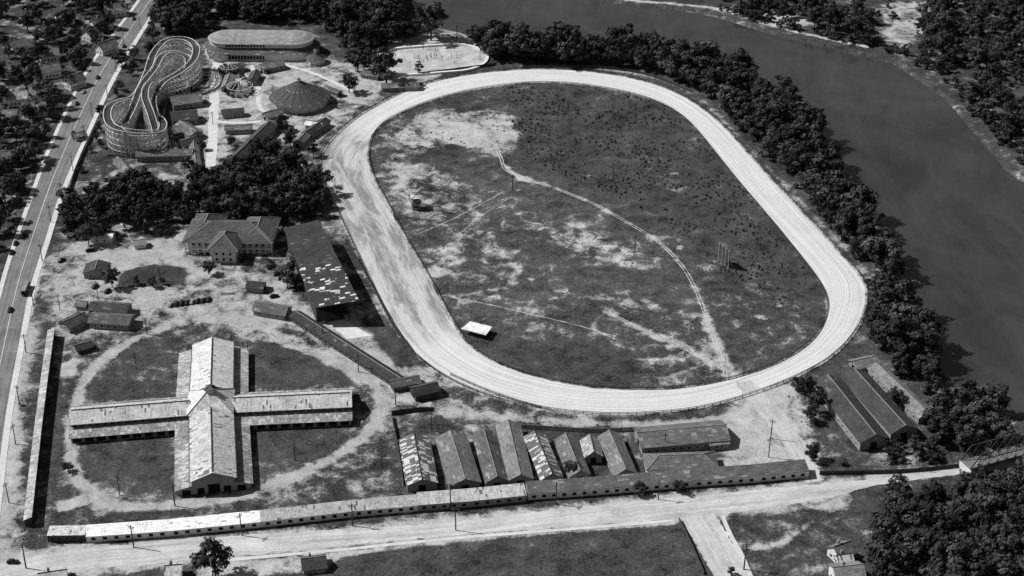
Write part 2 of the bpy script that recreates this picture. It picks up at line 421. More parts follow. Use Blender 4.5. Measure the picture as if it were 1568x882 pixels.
ribbon('pavement', offset(SL, -.1*sgn), offset(SL, -2.4*sgn), .14, 'pavement', False, .14, 1)
ribbon('lane_marking', offset(cr, -.12), offset(cr, .12), .026, 'trim_white', False, 0, 1)
FU = resample(GL([(-60,878),(60,850),(150,838),(400,818),(660,802),(850,780),(1050,760),(1240,742),(1400,727),(1500,714),(1600,700)]), 160)
FD = resample(GL([(-60,905),(60,880),(180,868),(400,848),(650,824),(850,808),(1050,792),(1240,768),(1350,742),(1500,722),(1600,708)]), 160)
ribbon('dirt_road', FU, FD, .016, 'road_dirt', False, 0, 5, .7)
BL = resample(GL([(1040,792),(1058,820),(1075,850),(1095,885),(1125,940)]), 40); BR = resample(GL([(1095,786),(1112,815),(1130,845),(1152,885),(1185,940)]), 40)
ribbon('dirt_road', BL, BR, .022, 'road_dirt', False, 0, 4, .5)
CL = resample(GL([(1125,586),(1150,620),(1185,660),(1215,700),(1235,740)]), 40); CR = resample(GL([(1150,583),(1180,610),(1208,645),(1238,690),(1262,735)]), 40)
ribbon('dirt_road', CL, CR, .04, 'road_dirt', False, 0, 4, .8)
def path_px(name, px, w, z, mat, jit=0, n=60, thick=0):
    P = resample(GL(px), n); ribbon(name, offset(P, -w/2), offset(P, w/2), z, mat, False, thick, 1, jit)
path_px('footpath', [(1106,790),(1119,820),(1136,850),(1151,885),(1181,940)], 1.8, .10, 'pavement', 0, 30, .1)
path_px('footpath', [(300,862),(400,853),(520,842),(700,824),(900,808),(1032,797)], 1.8, .08, 'pavement', .1, 60, .08)
path_px('footpath', [(333,92),(329,130),(327,180),(325,225),(322,255)], 6.0, .03, 'pavement', .4)
path_px('footpath', [(385,100),(395,130),(398,165),(420,175)], 3.0, .03, 'pavement', .4)
path_px('footpath', [(326,185),(360,188),(400,186)], 3.0, .034, 'pavement', .4)
path_px('footpath', [(330,100),(370,92),(420,96),(480,112),(540,140)], 3.0, .036, 'pavement', .4)
for o in (-.75, .75):
    P = resample(GL(main_path), 160); ribbon('wheel_track', offset(P, o-.2), offset(P, o+.2), .012, 'road_dirt', False, 0, 1, .22)
    P = resample(GL([(930,478),(985,505),(1040,530),(1100,560),(1140,585)]), 80); ribbon('wheel_track', offset(P, o-.25), offset(P, o+.25), .017, 'road_dirt', False, 0, 1, .25)
path_px('wheel_track', [(640,358),(700,332),(772,293)], .4, .014, 'road_dirt', .2)
path_px('wheel_track', [(700,360),(745,325),(785,300)], .3, .014, 'road_dirt', .16)
path_px('wheel_track', [(690,455),(720,460),(800,478),(880,497),(942,515)], .4, .014, 'road_dirt', .22)
# ---------------------------------------------------------------- fences
def rail_fence(name, P, h=1.2, sp=3.5, mat='wood_light', w=.12, closed=False):
    n = max(2, int(plen(P)/sp)); Q = resample(P, n, closed); mb = MB()
    for i, p in enumerate(Q):
        mb.beam(p, p+V((0,0,h)), w*1.3)
        if i < len(Q)-1 or closed:
            q_ = Q[(i+1)%len(Q)]
            for z in (h*.5, h*.97): mb.beam(p+V((0,0,z)), q_+V((0,0,z)), w)
    mb.build(name, [mat])
def board_fence(name, px, h=2.6, mat='board_fence', smooth=True):
    P = GL(px); P = resample(P, max(4, int(plen(P)/6))) if smooth else P; mb = MB()
    for a, b in zip(P[:-1], P[1:]):
        d = (b-a).normalized(); nn = V((-d.y, d.x, 0))*.06; u = V((0,0,h+random.uniform(-.08,.08)))
        o = (random.random()*40, 0)
        mb.poly([a+nn,b+nn,b+nn+u,a+nn+u],0,o); mb.poly([b-nn,a-nn,a-nn+u,b-nn+u],0,o); mb.poly([a+nn+u,b+nn+u,b-nn+u,a-nn+u],0)
        mb.beam(a, a+u*1.03, .22, 1)
    mb.build(name, [mat, 'wood_dark'])
def offc(P, d):
    n = len(P); o = []
    for i in range(n):
        t = (P[(i+1)%n]-P[i-1]).normalized(); o.append(P[i]+V((-t.y, t.x, 0))*d)
    return o
so = 1 if sdist(np.array([offc(OUT,1)[0].x]), np.array([offc(OUT,1)[0].y]), OUT)[0] > 0 else -1
rail_fence('track_rail_fence', offc(OUT, 1.2*so), 1.5, 4, 'wood_dark', .2, True)
rail_fence('track_rail_fence', offc(INN, -1.0*so), 1.2, 4, 'wood_dark', .2, True)
board_fence('board_fence', [(455,478),(520,530),(600,575)], 2.4)
board_fence('board_fence', [(600,636),(640,630),(665,630)], 2.4, 'wall_dark')
board_fence('board_fence', [(640,115),(700,108),(760,100)], 2.0, 'wall_dark')
board_fence('board_fence', [(600,640),(612,700),(618,745)], 2.2, 'wall_dark')
board_fence('board_fence', [(800,104),(900,104),(985,114),(1060,142)], 1.8, 'wall_dark')
board_fence('board_fence', [(690,575),(760,605),(850,632)], 1.6, 'board_fence')
board_fence('board_fence', [(780,655),(900,662),(975,660)], 2.4, 'board_fence')
board_fence('board_fence', [(148,190),(125,240),(110,280),(100,330)], 2.6)
board_fence('board_fence', [(1255,727),(1380,724),(1480,714)], 2.0, 'wall_dark')
board_fence('board_fence', [(1040,797),(1056,830),(1078,880)], 1.6, 'wall_dark')
board_fence('board_fence', [(545,395),(570,440),(600,495),(632,540)], 1.8, 'wall_dark')
board_fence('board_fence', [(255,160),(235,235),(165,240)], 2.0, 'wall_grey')
# ---------------------------------------------------------------- buildings
def openings(mb, P, Q_, z0, w, h, n, inset=1.5, frame=1, pane=2):
    P, Q_ = V(P), V(Q_); d = Q_-P; L = d.length; d.normalize(); nn = V((d.y, -d.x, 0)); a = math.atan2(d.y, d.x)
    for i in range(n):
        c = P+d*(inset+(L-2*inset)*(i+.5)/n)+V((0,0,z0))
        mb.box(c, w+.3, .10, h+.3, a, frame); mb.box(c+nn*.03+V((0,0,.15)), w, .12, h, a, pane)
def gable(name, A, B, width, eave, ridge, roof='roof_mid', wall='wall_grey', over=.7, wins=(0,0), door=True, chim=False):
    A, B = V((A[0],A[1],0)), V((B[0],B[1],0)); d = (B-A).normalized(); n = V((-d.y, d.x, 0)); hw = width/2
    e = empty(name); W_ = MB(); U = V((0,0,1)); ev = eave-.35; rg = ridge-.35
    c = [A+n*hw, A-n*hw, B-n*hw, B+n*hw]
    W_.poly([c[1],c[2],c[2]+U*ev,c[1]+U*ev]); W_.poly([c[3],c[0],c[0]+U*ev,c[3]+U*ev])
    W_.poly([c[0],c[1],c[1]+U*ev,A+U*rg,c[0]+U*ev]); W_.poly([c[2],c[3],c[3]+U*ev,B+U*rg,c[2]+U*ev])
    W_.build('walls', [wall], e)
    R = MB(); sl = (ridge-eave)/hw; a = A-d*over; b = B+d*over; o = over*.8
    for s in (1, -1):
        R.slab(a+U*ridge, b+U*ridge, b+n*s*(hw+o)+U*(eave-o*sl), a+n*s*(hw+o)+U*(eave-o*sl), .22, 0, 0) if s < 0 else R.slab(b+U*ridge, a+U*ridge, a+n*s*(hw+o)+U*(eave-o*sl), b+n*s*(hw+o)+U*(eave-o*sl), .22, 0, 0)
    R.build('roof', [roof], e)
    C = MB(); C.beam(a+U*(ridge+.06), b+U*(ridge+.06), .3)
    C.build('ridge_cap', ['wall_dark' if roof in ('roof_light','roof_white','roof_patchy') else 'wall_grey'], e)
    if chim:
        C = MB(); p = A.lerp(B,.35)+n*1.0; C.box(p+U*(eave-.5), .9, .9, ridge-eave+1.9, math.atan2(d.y,d.x)); C.build('chimney', ['wall_grey'], e)
    D = MB()
    if wins[0]:
        openings(D, c[1], c[2], 1.0, 1.1, min(1.3, ev*.4), wins[0], 1.5, 0, 1); openings(D, c[3], c[0], 1.0, 1.1, min(1.3, ev*.4), wins[0], 1.5, 0, 1)
    if wins[1]:
        openings(D, c[0], c[1], 1.0, 1.1, min(1.3, ev*.4), wins[1], 1.2, 0, 1); openings(D, c[2], c[3], 1.0, 1.1, min(1.3, ev*.4), wins[1], 1.2, 0, 1)
    D.build('windows', ['trim_white', 'dark_opening'], e)
    if door:
        D = MB(); dw = min(3.0, width*.3)
        if not wins[1]:
            openings(D, c[0], c[1], .02, dw, ev*.75, 1, .5, 0, 1); openings(D, c[2], c[3], .02, dw, ev*.75, 1, .5, 0, 1)
        D.build('doors', ['wood_dark', 'dark_opening'], e)
    return e
def gpx(name, ua, va, ub, vb, width, eave, ridge, **k):
    return gable(name, G(ua, va, ridge), G(ub, vb, ridge), width, eave, ridge, **k)
def hip(name, c, L, W, ang, eave, ridge, roof='roof_mid', wall='wall_grey', over=1.0, wins=(0,0), parent=None, z0=0):
    e = parent or empty(name); ca, sa = math.cos(ang), math.sin(ang)
    def T(x, y, z): return V((c[0]+x*ca-y*sa, c[1]+x*sa+y*ca, z))
    if L < W: L, W = W, L; ang += math.pi/2; ca, sa = math.cos(ang), math.sin(ang); wins = (wins[1], wins[0])
    Wl = MB(); ev = eave-.1; cs = [T(-L/2,-W/2,z0), T(L/2,-W/2,z0), T(L/2,W/2,z0), T(-L/2,W/2,z0)]
    for i in range(4):
        p, q_ = cs[i], cs[(i+1)%4]; u = V((0,0,ev-z0)); Wl.poly([p, q_, q_+u, p+u])
    Wl.build('walls', [wall], e)
    R = MB(); a, b = L/2+over, W/2+over; r = max(.01, L/2-W/2)
    E = [T(-a,-b,eave), T(a,-b,eave), T(a,b,eave), T(-a,b,eave)]; r1, r2 = T(-r,0,ridge), T(r,0,ridge)
    for f in ([E[0],E[1],r2,r1],[E[1],E[2],r2],[E[2],E[3],r1,r2],[E[3],E[0],r1]): R.poly(f, 0, (random.random()*40, random.random()*40))
    for i in range(4): R.poly([E[i]-V((0,0,.25)), E[(i+1)%4]-V((0,0,.25)), E[(i+1)%4], E[i]], 1)
    R.poly([p-V((0,0,.25)) for p in reversed(E)], 1)
    for p, q_ in ((E[0],r1),(E[3],r1),(E[1],r2),(E[2],r2),(r1,r2)): R.beam(p+V((0,0,.05)), q_+V((0,0,.05)), .3, 1)
    R.build('roof', [roof, 'wall_grey'], e)
    D = MB()
    for i in range(4):
        k = wins[i%2]
        if k:
            z = z0+1.0
            while z+1.6 < ev:
                openings(D, cs[i]+V((0,0,z-z0)), cs[(i+1)%4]+V((0,0,z-z0)), 0, 1.2, 1.5, k, 1, 0, 1); z += 3.2
    D.build('windows', ['trim_white', 'dark_opening'], e)
    return e
# --- cross shaped exhibition barn
def hall_wing(e, A, B, prof, endA, endB):
    d = (B-A).normalized(); n = V((-d.y, d.x, 0)); W_ = MB(); R = MB(); U = V((0,0,1)); D = MB()
    lim = prof[2][0]
    def at(P, o, z): return P+n*o+U*z
    for (o1, z1), (o2, z2) in zip(prof[:-1], prof[1:]):
        if abs(o1-o2) < .01:
            W_.poly([at(A,o1,z1), at(B,o1,z1), at(B,o2,z2), at(A,o2,z2)] , 0)
            if z1 > 2 and z2 > 2:
                k = int((B-A).length/3.2); ang = math.atan2(d.y,d.x); s_ = 1 if o1 > 0 else -1
                for i in range(k): D.box(at(A.lerp(B,(i+.5)/k), o1+s_*.03, min(z1,z2)+.35), 2.0, .1, .8, ang, 1)
        else:
            ext = .8; aisle = max(abs(o1),abs(o2)) > abs(lim)+.1
            a_, b_ = A-d*(ext if endA else 0), B+d*(ext if endB else 0)
            dx = (o2-o1); s = (z2-z1)/dx
            O1, O2 = (o1-.9*np.sign(dx), o2) if z1 < z2 else (o1, o2+.9*np.sign(dx))
            Z1 = z1+(O1-o1)*s+.25; Z2 = z2+(O2-o2)*s+.25
            pts = [at(a_,O1,Z1), at(b_,O1,Z1), at(b_,O2,Z2), at(a_,O2,Z2)]
            nn = (pts[1]-pts[0]).cross(pts[2]-pts[0])
            if nn.z < 0: pts = [pts[3], pts[2], pts[1], pts[0]]
            R.slab(*pts, .22, 1 if aisle else 0)
            if not aisle:
                oo, zz_ = (O1, Z1) if z1 < z2 else (O2, Z2)
                R.beam(at(a_,oo,zz_-.05), at(b_,oo,zz_-.05), .35, 2)  # dark strip along the nave eave: overhang's shadow line put in as colour
    R.beam(A+U*(prof[4][1]+.32), B+U*(prof[4][1]+.32), .4, 2)
    for P, on in ((A, endA), (B, endB)):
        if on: W_.poly([at(P,prof[0][0],0), at(P,prof[-1][0],0)]+[at(P,o,z) for o, z in reversed(prof[1:-1])], 0)
    openL = plen([A, B])
    for s in (0, -1):
        o = prof[s][0]; zz = prof[1][1]; P, Q_ = at(A,o,0), at(B,o,0); nn = n*(1 if o > 0 else -1)
        k = int(openL/5); ang = math.atan2(d.y, d.x)
        for i in range(k): D.box(P+(Q_-P)*((i+.5)/k)+nn*.03+U*.3, 3.6, .12, zz*.66, ang, 1)
    for P, on, s in ((A, endA, -1), (B, endB, 1)):
        if on:
            ang = math.atan2(n.y, n.x)
            for o, w_, h_ in ((0, 5, 4.5), (-5.5, 3, 3), (5.5, 3, 3), (-11.5, 3.5, 2.6), (11.5, 3.5, 2.6)):
                D.box(P+d*s*.04+n*o*abs(prof[-1][0]/15.5)+U*.05, w_, .14, h_, ang, 1)
    W_.build('walls', ['wall_grey'], e); R.build('roof', ['roof_light', 'roof_aisle', 'wall_dark'], e); D.build('doors', ['wood_dark', 'dark_opening'], e)
e = empty('exhibition_barn')
zr = 11.0
C0 = G(322, 606, zr); C0.z = 0
Nn = G(325, 517, zr); Nn.z = 0; Ss = G(325, 722, zr); Ss.z = 0
We = G(109, 629, 9); We.z = 0; Ea = G(536, 602, 9); Ea.z = 0
pf = [(-15.5,0),(-15.5,3.2),(-9,4.9),(-9,7.2),(0,zr-.3),(9,7.2),(9,4.9),(15.5,3.2),(15.5,0)]
hall_wing(e, C0+(Nn-C0).normalized()*9, Nn, pf, False, True)
hall_wing(e, C0+(Ss-C0).normalized()*9, Ss, pf, False, True)
pf2 = [(-12.5,0),(-12.5,3.1),(-6.5,4.3),(-6.5,6.2),(0,9),(6.5,6.2),(6.5,4.3),(12.5,3.1),(12.5,0)]
hall_wing(e, C0+(We-C0).normalized()*9.4, We, pf2, False, True)
hall_wing(e, C0+(Ea-C0).normalized()*9.4, Ea, pf2, False, True)
hip('x', C0, 19.6, 19, math.atan2((Ea-We).y, (Ea-We).x), 7.6, 14.5, 'roof_light', 'wall_grey', .6, (3,3), e)
hip('x', C0, 3.4, 3.4, 0, 15.2, 17, 'roof_mid', 'wall_white', .4, (1,1), e, 12.5)
# --- row of stock barns
for (ua,va,ub,vb,w_,rf) in ((634,664,646,732,12.6,'roof_patchy'),(690,660,712,732,13.0,'roof_mid'),(741,657,761,728,9.4,'roof_mid'),(778,643,797,725,10.2,'roof_house'),(819,660,845,723,9.0,'roof_patchy'),(866,664,888,719,8.6,'roof_mid'),(903,666,909,690,7.5,'roof_aisle'),(933,659,958,717,9.4,'roof_house')):
    gpx('stock_barn', ua, va, ub, vb, w_, 3.9, 6.6, roof=rf, wall='wall_grey', wins=(6,0))
gpx('long_stable', 978, 662, 1110, 650, 15, 4.2, 7.0, roof='roof_mid', wall='wall_grey', wins=(10,0))
gpx('shed', 1085, 668, 1112, 665, 8, 3.2, 5.0, roof='roof_house', wall='wall_grey', wins=(2,0))
c = G(1042, 706, 4); hip('cook_house', c, 30, 11, math.radians(3.5), 4.2, 7.4, 'roof_mid', 'wall_white', .7, (7,2))
# --- grandstand
e = empty('grandstand')
a_, b_, c_, d_ = G(434,349,10), G(488,337,13.5), G(550,460,13.5), G(481,472,10)
R = MB()
m1, m2 = a_.lerp(d_,.5), b_.lerp(c_,.54)
R.slab(m1, m2, b_, a_, .35, 0, 2); R.slab(d_, c_, m2, m1, .35, 1, 2); R.build('roof', ['roof_dark', 'roof_stand', 'wall_dark'], e)
W_ = MB(); D = MB(); T = MB()
ax = (d_-a_).normalized(); acr = V((-ax.y, ax.x, 0))
if (b_-a_).dot(acr) < 0: acr = -acr
def gp(t, o, z):
    p = a_.lerp(d_, t); p.z = 0; return p+acr*o+V((0,0,z))
wid = (b_-a_).dot(acr)
W_.poly([gp(0.02,1.2,0), gp(.98,1.2,0), gp(.98,1.2,9.6), gp(.02,1.2,9.6)])
steps = 12; sd_ = (wid-5)/steps
for i in range(steps):
    z = 8.0*(1-i/steps)+.6
    o1, o2 = 1.4+i*sd_, 1.4+(i+1)*sd_
    T.poly([gp(.02,o1,z), gp(.98,o1,z), gp(.98,o2,z), gp(.02,o2,z)]); zz = 8.0*(1-(i+1)/steps)+.6
    T.poly([gp(.02,o2,z), gp(.98,o2,z), gp(.98,o2,zz), gp(.02,o2,zz)])
T.poly([gp(.02,o2,.6), gp(.98,o2,.6), gp(.98,o2,0), gp(.02,o2,0)])
for t in (.02, .98): W_.poly([gp(t,1.2,0), gp(t,o2,0), gp(t,o2,.6), gp(t,1.4,8.6), gp(t,1.2,9.6)])
for i in range(12):
    t = .02+.96*i/11
    for o in (wid*.45, wid-1.2): D.beam(gp(t,o,0), gp(t,o,10+3.5*o/wid-.35), .35)
    D.beam(gp(t,1.2,9.6), gp(t,wid-1.2,12.6), .25)
W_.build('walls', ['wall_dark'], e); T.build('seating', ['wood_dark'], e); D.build('posts', ['wood_dark'], e)
R = MB(); p = GL([(486,481),(505,478),(570,514),(532,519)], .12); R.slab(*p, .12); R.build('concrete_apron', ['concrete'])
# --- hip roof pavilion
e = empty('pavilion')
pc = G(352, 386, 0); pa = math.radians(-2)
hip('x', pc+V((0,10,0)), 43, 22, pa, 7.2, 13, 'roof_slate', 'wall_white', 2.6, (12,5), e)
hip('x', pc+V((-1,-3,0)), 13, 17, pa, 7.6, 13.4, 'roof_slate', 'wall_white', 2.0, (3,4), e)
hip('x', pc+V((15,12,0)), 15, 26, pa, 7.0, 12.0, 'roof_slate', 'wall_white', 1.8, (3,6), e)
hip('x', pc+V((-14,16,0)), 14, 24, pa, 7.1, 12.2, 'roof_slate', 'wall_white', 2.0, (3,6), e)
D = MB()
for i in range(15):
    x = -23+i*46/14; D.beam(pc+V((x, -2.6, 0)), pc+V((x, -2.6, 6.9)), .5)
D.beam(pc+V((-23,-2.6,3.4)), pc+V((23,-2.6,3.4)), .7); D.build('porch_columns', ['trim_white'], e)
gpx('shed', 393, 462, 440, 470, 9, 3.2, 5.4, roof='roof_mid', wall='wall_grey', wins=(3,1))
gpx('shed', 380, 430, 404, 432, 7, 3.0, 4.8, roof='roof_dark', wall='wall_grey')
gpx('ticket_booth', 140, 356, 172, 357, 7, 3.0, 4.6, roof='roof_white', wall='wall_white', wins=(2,1))
gpx('concession_building', 140, 462, 196, 466, 9, 3.6, 5.6, roof='roof_dark', wall='wall_grey', wins=(5,1))
gpx('concession_building', 140, 480, 200, 484, 10, 3.6, 5.6, roof='roof_mid', wall='wall_grey', wins=(5,1))
gpx('concession_building', 97, 492, 128, 478, 9, 3.6, 5.4, roof='roof_dark', wall='wall_grey', wins=(3,1))
gpx('concession_building', 145, 412, 150, 398, 12, 3.6, 5.6, roof='roof_dark', wall='wall_grey', wins=(2,2))
gpx('shed', 116, 528, 138, 522, 6, 2.6, 4, roof='roof_dark', wall='wall_dark')
gpx('shed', 205, 368, 222, 366, 6, 2.6, 4, roof='roof_house', wall='wall_white')
gpx('shed', 118, 460, 132, 461, 5, 2.6, 4, roof='roof_house', wall='wall_grey')
gpx('horse_stalls', 452, 476, 612, 578, 6.5, 3.0, 4.6, roof='roof_dark', wall='wall_dark', wins=(20,0))
gpx('horse_stalls', 600, 583, 640, 575, 6.5, 3.0, 4.6, roof='roof_mid', wall='wall_dark', wins=(4,0))
gpx('shed', 632, 593, 668, 585, 8, 3.6, 5.6, roof='roof_dark', wall='wall_dark')
# --- dark barns at the river corner
gpx('livestock_barn', 1268, 574, 1340, 664, 13.0, 5.0, 8.2, roof='roof_dark', wall='wall_grey', wins=(10,0))
gpx('livestock_barn', 1308, 564, 1386, 650, 13.0, 5.0, 8.2, roof='roof_dark', wall='wall_grey', wins=(10,0))
gpx('stable', 1342, 556, 1420, 630, 8.0, 4.0, 6.0, roof='roof_house', wall='wall_grey', wins=(8,0))
gpx('shed', 1308, 552, 1340, 545, 8.0, 3.0, 5.0, roof='roof_house', wall='wall_grey')
# --- lean-to stall rows
def shed_row(name, pts, dep, hf, hb, roof, wall, sp=4.2):
    P = GL(pts); e = empty(name); W_ = MB(); R = MB(); D = MB(); U = V((0,0,1))
    for a, b in zip(P[:-1], P[1:]):
        d = (b-a).normalized(); n = V((-d.y, d.x, 0))
        A2, B2 = a+n*dep, b+n*dep
        W_.poly([a,b,b+U*hf,a+U*hf]); W_.poly([B2,A2,A2+U*hb,B2+U*hb]); W_.poly([A2,a,a+U*hf,A2+U*hb]); W_.poly([b,B2,B2+U*hb,b+U*hf])
        s = (hb-hf)/dep
        R.slab(a-n*.6+U*(hf-.6*s+.2), b-n*.6+U*(hf-.6*s+.2), B2+n*.4+U*(hb+.4*s+.2), A2+n*.4+U*(hb+.4*s+.2), .18)
        k = max(1, int((b-a).length/sp)); openings(D, a, b, .9, 1.5, 1.2, k, .5, 0, 1)
    W_.build('walls', [wall], e); R.build('roof', [roof], e); D.build('windows', ['wall_grey', 'dark_opening'], e)
shed_row('exhibitor_stalls', [(133,831),(260,822),(400,808)], 5, 3.4, 4.6, 'roof_white', 'wall_white')
shed_row('exhibitor_stalls', [(400,808),(540,792),(640,783)], 5, 3.4, 4.6, 'roof_light', 'wall_white')
shed_row('exhibitor_stalls', [(640,783),(720,777),(806,768)], 6, 3.6, 4.8, 'roof_light', 'wall_grey')
shed_row('exhibitor_stalls', [(808,766),(920,758),(1060,746),(1160,739),(1238,731)], 6, 3.6, 4.8, 'roof_mid', 'wall_white')
shed_row('entrance_gatehouse', [(74,830),(132,829)], 5, 3.6, 3.9, 'roof_light', 'wall_dark', 2.8)
# west boundary shed: pitched toward the street, back wall on the fairground side
shed_row('boundary_shed', [(49,806),(57,732),(65,660),(75,580),(84,514)], 2.6, 4.4, 3.4, 'roof_aisle', 'wall_dark', 6)
# --- oval auditorium, carousel: lofts
def loft(mb, c, ang, a, prof, seg=12):
    ca, sa = math.cos(ang), math.sin(ang); rings = []
    for r, z, m in prof:
        ring = []
        for side, cx in ((1, a), (-1, -a)):
            for i in range(seg+1):
                t = (-math.pi/2+math.pi*i/seg) if side > 0 else (math.pi/2+math.pi*i/seg)
                x, y = cx+r*math.cos(t), r*math.sin(t)
                ring.append(V((c[0]+x*ca-y*sa, c[1]+x*sa+y*ca, z)))
        rings.append(ring)
    n = len(rings[0])
    for k in range(len(rings)-1):
        for i in range(n):
            A, B = rings[k], rings[k+1]; j = (i+1)%n
            if (A[i]-A[j]).length < 1e-4 and (B[i]-B[j]).length < 1e-4: continue
            if (B[i]-B[j]).length < 1e-4 or (prof[k+1][0] < .05 and a < .01): mb.poly([A[i], A[j], B[i]], prof[k][2])
            elif (A[i]-A[j]).length < 1e-4: mb.poly([A[i], B[j], B[i]], prof[k][2])
            else: mb.poly([A[i], A[j], B[j], B[i]], prof[k][2])
e = empty('auditorium'); mb = MB(); c = G(402, 80, 0)
loft(mb, c, math.radians(-1.5), 23, [(16,0,1),(16,5.2,0),(17.2,5.1,0),(12.5,8.0,1),(12.5,11.2,2),(13.6,11.0,2),(8,13.2,2),(1.0,14.2,2),(0.02,14.3,2)])
mb.build('walls_and_roof', ['roof_mid', 'wall_white', 'roof_aud'], e)
D = MB()
for i in range(22):
    x = -22+44*i/21
    D.box(c+V((x, -16.04, 1.2)), 1.5, .12, 2.6, 0, 0); D.box(c+V((x, -12.55, 8.7)), 1.2, .12, 1.6, 0, 0)
D.build('windows', ['dark_opening'], e)
def cone_roof(name, c, r, eave, apex, roof, wall='wall_white', n=18, cup=True):
    e = empty(name); mb = MB(); loft(mb, c, 0, 0, [(r*.86,0,1),(r*.86,eave,0),(r,eave-.3,0),(r*.5,(eave+apex)/2-.4,0),(r*.06,apex-.3,0),(0.01,apex,0)], n//2)
    mb.build('walls_and_roof', [roof, wall], e)
    D = MB()
    for i in range(n):
        t = 2*math.pi*i/n; p = V((c[0]+r*.88*math.cos(t), c[1]+r*.88*math.sin(t), 0)); D.beam(p, p+V((0,0,eave)), .4)
        m_ = V((c[0]+r*.5*math.cos(t), c[1]+r*.5*math.sin(t), (eave+apex)/2-.33))
        D.beam(V((c[0]+r*math.cos(t), c[1]+r*math.sin(t), eave-.25)), m_, .14, 1); D.beam(m_, V((c[0]+r*.06*math.cos(t), c[1]+r*.06*math.sin(t), apex-.25)), .14, 1)
    D.build('posts', ['trim_white', 'wood_dark'], e)
    if cup:
        D = MB(); D.cyl(c, .9, .9, apex-.5, apex+1.0, 8, 0); D.cyl(c, 1.4, .02, apex+1.0, apex+2.0, 8, 1, False); D.build('cupola', ['wall_white', roof], e)
c = G(460, 158, 0); cone_roof('carousel_pavilion', c, 19.8, 5.0, 15.5, 'roof_slate')
c = G(340, 88, 0); cone_roof('refreshment_kiosk', c, 10, 4, 9, 'roof_mid', n=12)
c = G(484, 96, 0); cone_roof('refreshment_kiosk', c, 7, 4, 8, 'roof_mid', n=12)
def ride(name, c, r, h):
    e = empty(name); mb = MB(); mb.cyl(c, .5, .3, 0, h, 8, 0); n = 12
    mb.cyl(c, r*1.02, r, 0, .5, 24, 1)
    for i in range(n):
        t = 2*math.pi*i/n; p = V((c[0]+r*math.cos(t), c[1]+r*math.sin(t), h*.55)); mb.beam(V((c[0],c[1],h)), p, .18, 2)
        q_ = V((c[0]+r*math.cos(t+2*math.pi/n), c[1]+r*math.sin(t+2*math.pi/n), h*.55)); mb.beam(p, q_, .2, 2); mb.beam(p, V((p.x,p.y,1.6)), .1, 2)
        mb.box(V((p.x,p.y,.9)), 2.0, 1.0, 1.0, t, 3)
    mb.build('structure', ['steel', 'roof_mid', 'trim_white', 'car_dark'], e)
ride('circle_swing_ride', G(368,142), 8.5, 9); ride('circle_swing_ride', G(352,108), 7, 6)
# bathing pool / rink oval
e = empty('wading_pool'); mb = MB(); c = G(660, 92, 0)
loft(mb, c, math.radians(11), 14, [(25.5,0,1),(25.5,1.3,1),(23.6,1.3,1),(23.6,.06,0),(15,.06,0),(.02,.06,0)], 20)
mb.build('basin', ['pool_deck', 'trim_white'], e)
D = MB()
for i in range(26):
    t = random.random()*6.28; r = random.random()
    p = c+V((30*r*math.cos(t), 17*r*math.sin(t)+3, .06))
    D.beam(p, p+V((0,0,random.choice((1.0, 3.5)))), .3)
D.build('bathing_posts', ['wood_dark'], e)
for (nm,ua,va,ub,vb,w_,ev,rg,rf) in (
 ('arcade_building',262,148,306,142,13,4,7,'roof_mid'),('arcade_building',262,172,300,168,13,4,7,'roof_dark'),('concession_stand',276,185,300,200,9,3.5,5.5,'roof_mid'),
 ('concession_stand',258,196,275,192,9,3.5,5.5,'roof_house'),('long_shed',210,230,294,228,8,4,6,'roof_mid'),('concession_stand',276,216,300,208,8,3.5,5.5,'roof_dark'),
 ('long_shed',357,240,412,186,9,4,6.5,'roof_dark'),('concession_stand',470,200,498,180,7,3.4,5,'roof_dark'),('concession_stand',345,192,385,190,6,3.4,5,'roof_mid'),
 ('concession_stand',405,172,428,166,8,3.4,5.6,'roof_mid'),('refreshment_stand',345,100,372,96,7,3.4,5,'roof_dark'),('shed',412,184,445,192,7,3,4.6,'roof_dark'),
 ('shed',470,184,492,188,5,3,4.6,'roof_white'),('shed',180,240,200,262,5,2.6,4,'roof_mid'),('shed',555,108,580,112,5,3,4.4,'roof_mid'),
 ('bath_house',585,128,640,126,6,3,4.6,'roof_mid'),('shed',112,205,128,200,6,3,4.4,'roof_mid'),
 ('concession_stand',345,130,352,112,6,3.4,5,'roof_house'),('concession_stand',385,120,392,106,6,3.4,5,'roof_dark'),('refreshment_stand',400,98,432,92,8,3.6,5.4,'roof_mid'),('concession_stand',340,168,372,165,6,3.4,5,'roof_dark'),
 ('shed',272,118,292,128,6,3,4.6,'roof_house'),('shed',500,130,520,138,5,3,4.4,'roof_mid'),('long_shed',300,250,296,215,5,3,4.4,'roof_mid'),('shed',380,215,398,205,6,3,4.6,'roof_house'),('shed',455,215,470,200,6,3,4.6,'roof_mid')):
    gpx(nm, ua, va, ub, vb, w_, ev, rg, roof=rf, wall='wall_grey', wins=(4,0))
HV = []
